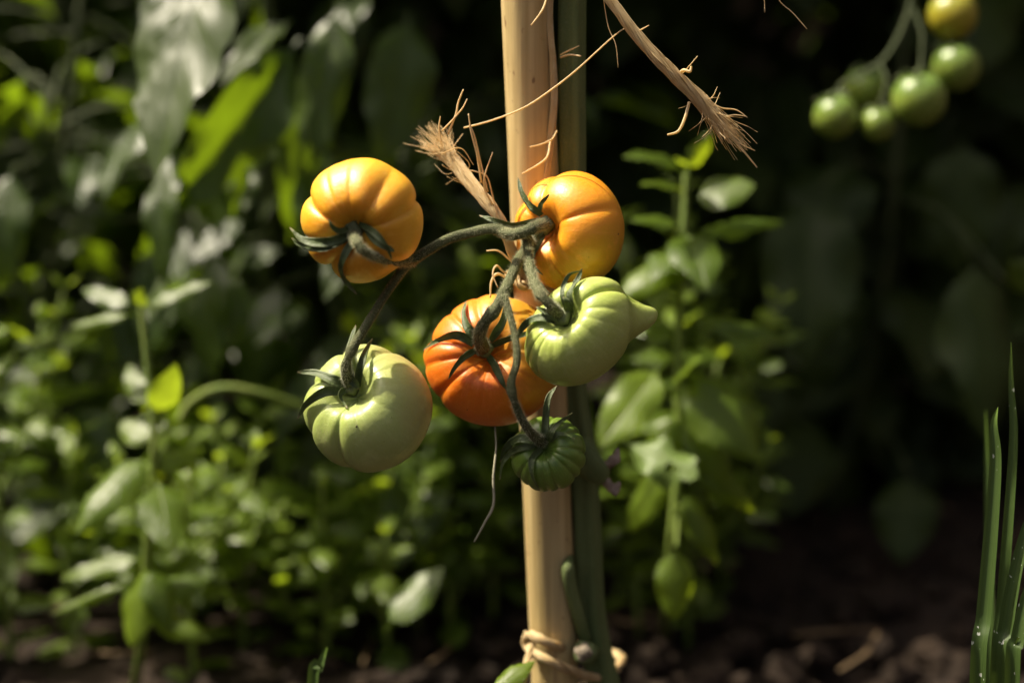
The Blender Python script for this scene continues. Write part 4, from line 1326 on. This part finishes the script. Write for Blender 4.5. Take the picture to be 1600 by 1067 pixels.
basil(atG(20, 1050), 0.27, 'basil plant at the left edge with small sunlit leaves', 42, 0.045, 8, (-0.01, 0.02), 4)
basil(atG(120, 1030), 0.19, 'basil plant behind the tall shoot, yellow green', 43, 0.042, 7, (0.01, 0.0), 4)
basil(atG(-20, 980), 0.33, 'tall basil plant cut off by the left edge, behind the front row', 44, 0.050, 8, (0.0, 0.0), 3)
basil(atG(380, 1020), 0.20, 'basil plant between the tall shoot and the lower left tomato', 45, 0.045, 7, (0.02, 0.0), 4)
basil(atG(440, 970), 0.20, 'basil plant under the lower left green tomato, set back', 46, 0.048, 7, (0.0, 0.0), 4)
basil(atG(250, 985), 0.19, 'basil plant hidden low behind the tall shoot', 47, 0.048, 7, (0.0, 0.0), 3)
basil(atG(600, 960), 0.20, 'low basil plant seen beneath the large orange tomato', 48, 0.050, 6, (0.0, 0.0), 3)
basil(atG(700, 930), 0.26, 'basil plant directly behind the cluster, left of the stake', 49, 0.055, 7, (-0.02, 0.0), 3)

basil(atG(520, 985), 0.20, 'basil plant low between the two left tomatoes and the stake', 54, 0.042, 7, (0.0, 0.0), 5)
basil(atG(655, 985), 0.23, 'bushy basil plant below the orange tomato, nearest to the stake', 55, 0.042, 7, (0.01, 0.0), 5)
basil(atG(560, 930), 0.27, 'taller basil plant set back between golden tomato and stake', 56, 0.048, 8, (0.0, 0.0), 4)
basil(atG(1000, 985), 0.30, 'slim fresh green basil plant close to the right of the vine', 57, 0.040, 9, (0.015, 0.0), 4)
basil(atG(1090, 965), 0.27, 'small leaved basil plant behind the chewed leaf', 58, 0.040, 8, (0.0, 0.0), 4)
basil(atG(705, 1000), 0.22, 'basil plant close behind the foot of the stake, on its left', 81, 0.046, 7, (-0.01, 0.0), 5)
basil(atG(610, 1025), 0.17, 'low bushy basil plant in front of its neighbours, below the orange tomato', 82, 0.042, 6, (0.0, 0.0), 5)
basil(atG(510, 1035), 0.15, 'lowest basil plant under the lower left tomato', 83, 0.040, 6, (0.0, 0.0), 5)
basil(atG(770, 965), 0.33, 'tall basil plant showing on both sides of the stake', 84, 0.050, 9, (-0.02, 0.0), 4)
basil(atG(1075, 1000), 0.24, 'bushy basil plant in front of the chewed leaf plant', 85, 0.042, 8, (0.02, 0.0), 5)
basil(atG(1010, 955), 0.37, 'tallest basil plant right of the stake, half in shade', 86, 0.048, 9, (0.02, 0.0), 4)
def right_basil():
    rnd = random.Random(4)
    D = 1.22
    g = atG(1040, 1000)
    t = thing('basil_plant', g, 'half shaded basil plant right of the stake, one leaf chewed', 'herb', 'basil plants in the bed')
    P = [g - UP * .01] + tpath([(1050, 850, 1.24), (1062, 700, 1.23), (1060, 560, 1.22), (1064, 420, 1.22), (1070, 330, 1.22), (1072, 270, 1.22)], 24)
    mb = MB(); mb.tube(P, lin([.0042, .0036, .003, .0022], len(P)), 8); mb.build('stem', M_BSTEM, t)
    lp = lambda b, tp, w, key, n=None, v=0: leaf_px(t, b, tp, w, key, n, v, rnd)
    lp((1072, 268, D), (972, 246, D - .03), 44, 'basil', camv(-.2, .7, .7), 0)
    lp((1072, 268, D), (1112, 205, D), 40, 'basil', camv(.7, .2, .7), 1)
    lp((1074, 262, D), (1060, 250, D - .03), 34, 'young', camv(0, .6, .8), 2)
    lp((1072, 300, D), (1000, 290, D - .04), 42, 'basil', camv(-.3, .7, .7), 2)
    lp((1080, 312, D), (1180, 290, D - .03), 68, 'basil', HALF, 3)
    lp((1072, 370, D), (1225, 348, D + .02), 42, 'basil', camv(.1, .8, .5), 1)
    lp((1066, 350, D), (985, 345, D - .02), 50, 'basil', camv(-.5, .6, .6), 4)
    lp((1066, 360, D), (1105, 455, D - .05), 92, 'basil', camv(.1, .5, .85), 0)
    lp((1066, 380, D), (1020, 440, D - .04), 70, 'basil', camv(-.4, .5, .8), 3)
    lp((1060, 400, D), (965, 470, D - .01), 70, 'basil', camv(-.6, .3, .7), 1)
    lp((962, 470, D), (1088, 420, D - .05), 40, 'basil', HALF, 2)
    lp((1062, 500, D), (1225, 530, D), 48, 'basil', camv(.2, .75, .6), 4)
    lp((1062, 520, D), (990, 520, D), 50, 'basil', camv(-.2, .7, .6), 0)
    lp((1070, 580, D), (1185, 720, D - .02), 125, 'basil', camv(.35, .2, .9), 1)
    lp((1035, 570, D), (938, 700, D - .03), 78, 'limp', camv(-.2, .25, .95), 1)
    lp((1055, 600, D), (1100, 560, D - .03), 50, 'young', camv(.2, .6, .7), 0)
    lp((975, 690, D - .03), (1090, 745, D - .06), 72, 'chewed', camv(.0, .45, .9), 0)
    lp((1055, 640, D), (1020, 740, D), 60, 'basil', camv(-.2, .2, 1), 4)
    lp((1060, 640, D), (1140, 760, D), 70, 'basil', camv(.2, .3, .9), 2)
    lp((1060, 700, D), (1180, 800, D + .02), 60, 'basil', camv(.3, .4, .8), 3)
    lp((1056, 720, D), (985, 830, D + .02), 60, 'basil', camv(-.3, .3, .8), 0)
    lp((1062, 760, D), (1120, 880, D), 55, 'basil', camv(.3, .3, .8), 1)
    tie(t, (1060, 790, 1.23), (1056, 860, 1.2), .0014, sag=0)
    lp((1056, 850, 1.2), (1053, 968, 1.2), 62, 'limp', camv(.05, .15, 1), 0)
right_basil()
basil(atG(960, 950), 0.34, 'basil plant just right of the vine, behind the horned tomato', 52, 0.055, 8, (0.0, 0.0), 3)
basil(atG(1120, 930), 0.22, 'low basil plant in shade to the right of the stake', 53, 0.055, 6, (0.02, 0.0), 2)

def pepper_near():
    """the big hanging leaves at upper left"""
    rnd = random.Random(6)
    g = atG(400, 880)
    t = thing('pepper_plant', g, 'pepper plant with large long leaves hanging at upper left, unseen crown added for shade', 'plant', 'pepper plants behind the basil')
    P = [g - UP * .01, g + Vector((0.02, -.03, .25)), at(430, 150, 1.42), at(400, -120, 1.36), at(380, -330, 1.34)]
    P = smooth_path(P, 30)
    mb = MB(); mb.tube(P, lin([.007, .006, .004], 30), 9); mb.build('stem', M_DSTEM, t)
    lp = lambda b, tp, w, key='pepper', n=None, v=0: leaf_px(t, b, tp, w, key, n, v, rnd)
    lp((345, -130, 1.25), (243, 278, 1.24), 165, 'pepper_flat', n=HALF, v=0)
    tie(t, P[23], (345, -130, 1.25), .002, M_DSTEM)
    lp((470, 60, 1.33), (248, 345, 1.30), 112, n=camv(.3, -.3, .9), v=1)
    lp((455, 30, 1.34), (345, 135, 1.28), 60, n=HALF, v=2)
    lp((530, 0, 1.32), (478, 285, 1.3), 78, n=camv(.2, .5, .85), v=3)
    lp((395, 260, 1.34), (362, 345, 1.32), 36, n=camv(.2, -.2, 1), v=4)
    lp((268, 230, 1.3), (262, 455, 1.28), 60, n=camv(-.3, .4, .9), v=2)
    lp((470, 130, 1.36), (452, 380, 1.34), 92, n=camv(.4, .3, .8), v=0)
    lp((640, 20, 1.4), (590, 270, 1.36), 110, n=camv(.4, .25, .85), v=3)
    lp((300, 350, 1.45), (230, 560, 1.42), 90, n=camv(-.2, .3, .9), v=1)
    lp((380, 340, 1.4), (295, 420, 1.36), 50, n=HALF, v=4)
    lp((370, 420, 1.4), (440, 390, 1.36), 44, n=HALF, v=2)
    lp((370, 470, 1.45), (232, 515, 1.40), 52, n=HALF, v=2)
    lp((380, 520, 1.45), (285, 615, 1.40), 54, n=HALF, v=3)
    lp((470, 520, 1.45), (388, 600, 1.40), 52, n=HALF, v=1)
    lp((480, 480, 1.42), (400, 540, 1.4), 50, n=camv(0, .7, .7), v=0)
    lp((520, 560, 1.4), (430, 700, 1.36), 48, n=HALF, v=2)
    # crown above the view: big leaves on twigs, added to shade the right background
    for k in range(170):
        c = Vector((rnd.uniform(-.25, .20), rnd.uniform(1.12, 1.85), rnd.uniform(.67, 1.05)))
        if c.y < 1.45: c.y += 0.33
        near = min(P[14:], key=lambda q: (q - c).length)
        tie(t, near, c, .0016, M_DSTEM)
        a = rnd.uniform(0, 6.28)
        leaf(t, c, Vector((math.cos(a), math.sin(a), rnd.uniform(-.6, .1))), UP + Vector((rnd.uniform(-.4, .4), rnd.uniform(-.4, .4), 0)), rnd.uniform(.12, .19), 'pepper', rnd, 1.15)
    # arching yellow green stem
    mb = MB(); mb.tube(tpath([(278, 660, 1.3), (298, 628, 1.3), (345, 606, 1.3), (410, 615, 1.31), (470, 635, 1.33), (520, 640, 1.36)], 26), .0030, 8)
    mb.build('arching_stem', M_BSTEM, t)
pepper_near()

GP = 'pepper plants behind the basil'
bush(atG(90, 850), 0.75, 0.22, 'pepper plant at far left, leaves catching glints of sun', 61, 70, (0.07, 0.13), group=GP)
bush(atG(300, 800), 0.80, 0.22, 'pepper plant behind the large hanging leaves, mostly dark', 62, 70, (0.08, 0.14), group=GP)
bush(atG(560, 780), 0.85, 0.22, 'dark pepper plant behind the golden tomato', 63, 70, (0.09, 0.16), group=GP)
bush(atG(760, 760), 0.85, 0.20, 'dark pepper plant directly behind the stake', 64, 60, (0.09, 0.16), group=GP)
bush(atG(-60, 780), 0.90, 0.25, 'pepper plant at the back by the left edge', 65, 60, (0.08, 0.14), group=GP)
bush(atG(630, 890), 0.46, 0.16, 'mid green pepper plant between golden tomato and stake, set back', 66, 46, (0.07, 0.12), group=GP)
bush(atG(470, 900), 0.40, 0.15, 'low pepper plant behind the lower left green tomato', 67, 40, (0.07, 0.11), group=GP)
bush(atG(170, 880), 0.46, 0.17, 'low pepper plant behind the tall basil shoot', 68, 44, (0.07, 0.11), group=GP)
GB_ = 'tall dark plants along the fence'
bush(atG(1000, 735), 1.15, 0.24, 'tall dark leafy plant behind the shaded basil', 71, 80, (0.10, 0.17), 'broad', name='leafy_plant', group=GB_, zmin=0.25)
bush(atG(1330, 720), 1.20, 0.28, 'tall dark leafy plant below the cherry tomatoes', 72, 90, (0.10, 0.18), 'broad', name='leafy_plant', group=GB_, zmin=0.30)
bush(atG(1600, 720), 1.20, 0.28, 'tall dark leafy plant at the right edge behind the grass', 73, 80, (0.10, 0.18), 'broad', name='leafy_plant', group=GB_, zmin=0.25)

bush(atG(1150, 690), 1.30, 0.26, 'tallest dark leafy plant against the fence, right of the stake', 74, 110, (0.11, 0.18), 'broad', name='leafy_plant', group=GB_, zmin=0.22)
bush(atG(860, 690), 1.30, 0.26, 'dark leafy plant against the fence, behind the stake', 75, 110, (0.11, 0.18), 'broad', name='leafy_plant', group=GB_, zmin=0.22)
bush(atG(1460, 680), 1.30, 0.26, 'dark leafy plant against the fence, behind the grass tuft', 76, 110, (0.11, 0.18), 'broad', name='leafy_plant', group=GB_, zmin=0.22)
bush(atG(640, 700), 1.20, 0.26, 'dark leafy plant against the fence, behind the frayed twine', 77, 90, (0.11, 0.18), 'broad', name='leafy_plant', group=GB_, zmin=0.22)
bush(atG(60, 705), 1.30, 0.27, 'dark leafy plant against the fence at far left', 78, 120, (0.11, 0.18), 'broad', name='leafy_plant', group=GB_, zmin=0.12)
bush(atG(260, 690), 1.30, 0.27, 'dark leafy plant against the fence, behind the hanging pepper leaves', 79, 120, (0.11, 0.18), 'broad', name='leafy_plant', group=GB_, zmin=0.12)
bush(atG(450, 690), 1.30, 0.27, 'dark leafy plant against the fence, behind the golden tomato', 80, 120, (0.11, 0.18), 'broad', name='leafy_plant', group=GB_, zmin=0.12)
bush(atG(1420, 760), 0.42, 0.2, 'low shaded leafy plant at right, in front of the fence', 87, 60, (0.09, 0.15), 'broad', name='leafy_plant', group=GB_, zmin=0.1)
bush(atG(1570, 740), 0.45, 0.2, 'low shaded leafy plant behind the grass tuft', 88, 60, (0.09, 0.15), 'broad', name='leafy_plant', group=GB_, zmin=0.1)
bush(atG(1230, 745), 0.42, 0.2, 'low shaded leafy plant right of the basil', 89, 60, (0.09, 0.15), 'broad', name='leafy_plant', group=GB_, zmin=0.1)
def dark_leaves():
    rnd = random.Random(8)
    g = atG(1290, 800)
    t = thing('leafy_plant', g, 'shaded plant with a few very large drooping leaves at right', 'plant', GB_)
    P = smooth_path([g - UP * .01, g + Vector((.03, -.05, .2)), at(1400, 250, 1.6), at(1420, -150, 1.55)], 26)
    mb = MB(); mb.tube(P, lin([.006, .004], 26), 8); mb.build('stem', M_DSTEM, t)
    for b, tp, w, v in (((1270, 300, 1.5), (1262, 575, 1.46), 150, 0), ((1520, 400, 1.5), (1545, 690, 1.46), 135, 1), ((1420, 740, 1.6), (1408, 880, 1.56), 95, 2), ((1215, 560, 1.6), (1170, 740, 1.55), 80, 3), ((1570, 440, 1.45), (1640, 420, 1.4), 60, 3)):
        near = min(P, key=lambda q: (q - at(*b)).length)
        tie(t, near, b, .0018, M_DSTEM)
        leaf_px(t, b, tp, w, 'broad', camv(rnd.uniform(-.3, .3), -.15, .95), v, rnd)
dark_leaves()

def foot_leaf():
    g = at(800, 1120, 1.0); g = Vector((g.x, g.y, 0))
    t = thing('seedling', g, 'pale green leaf showing at the foot of the stake', 'plant')
    mb = MB(); mb.tube(smooth_path([g, g.lerp(at(790, 1090, 1.0), .6), at(770, 1085, 1.0)], 14), .0018, 7); mb.build('stem', M_BSTEM, t)
    leaf_px(t, (765, 1086, 1.0), (836, 1032, 1.01), 44, 'young', camv(-.4, .5, .8), 1)
    leaf_px(t, (600, 985, 1.2), (692, 885, 1.17), 62, 'basil', HALF, 2)
foot_leaf()
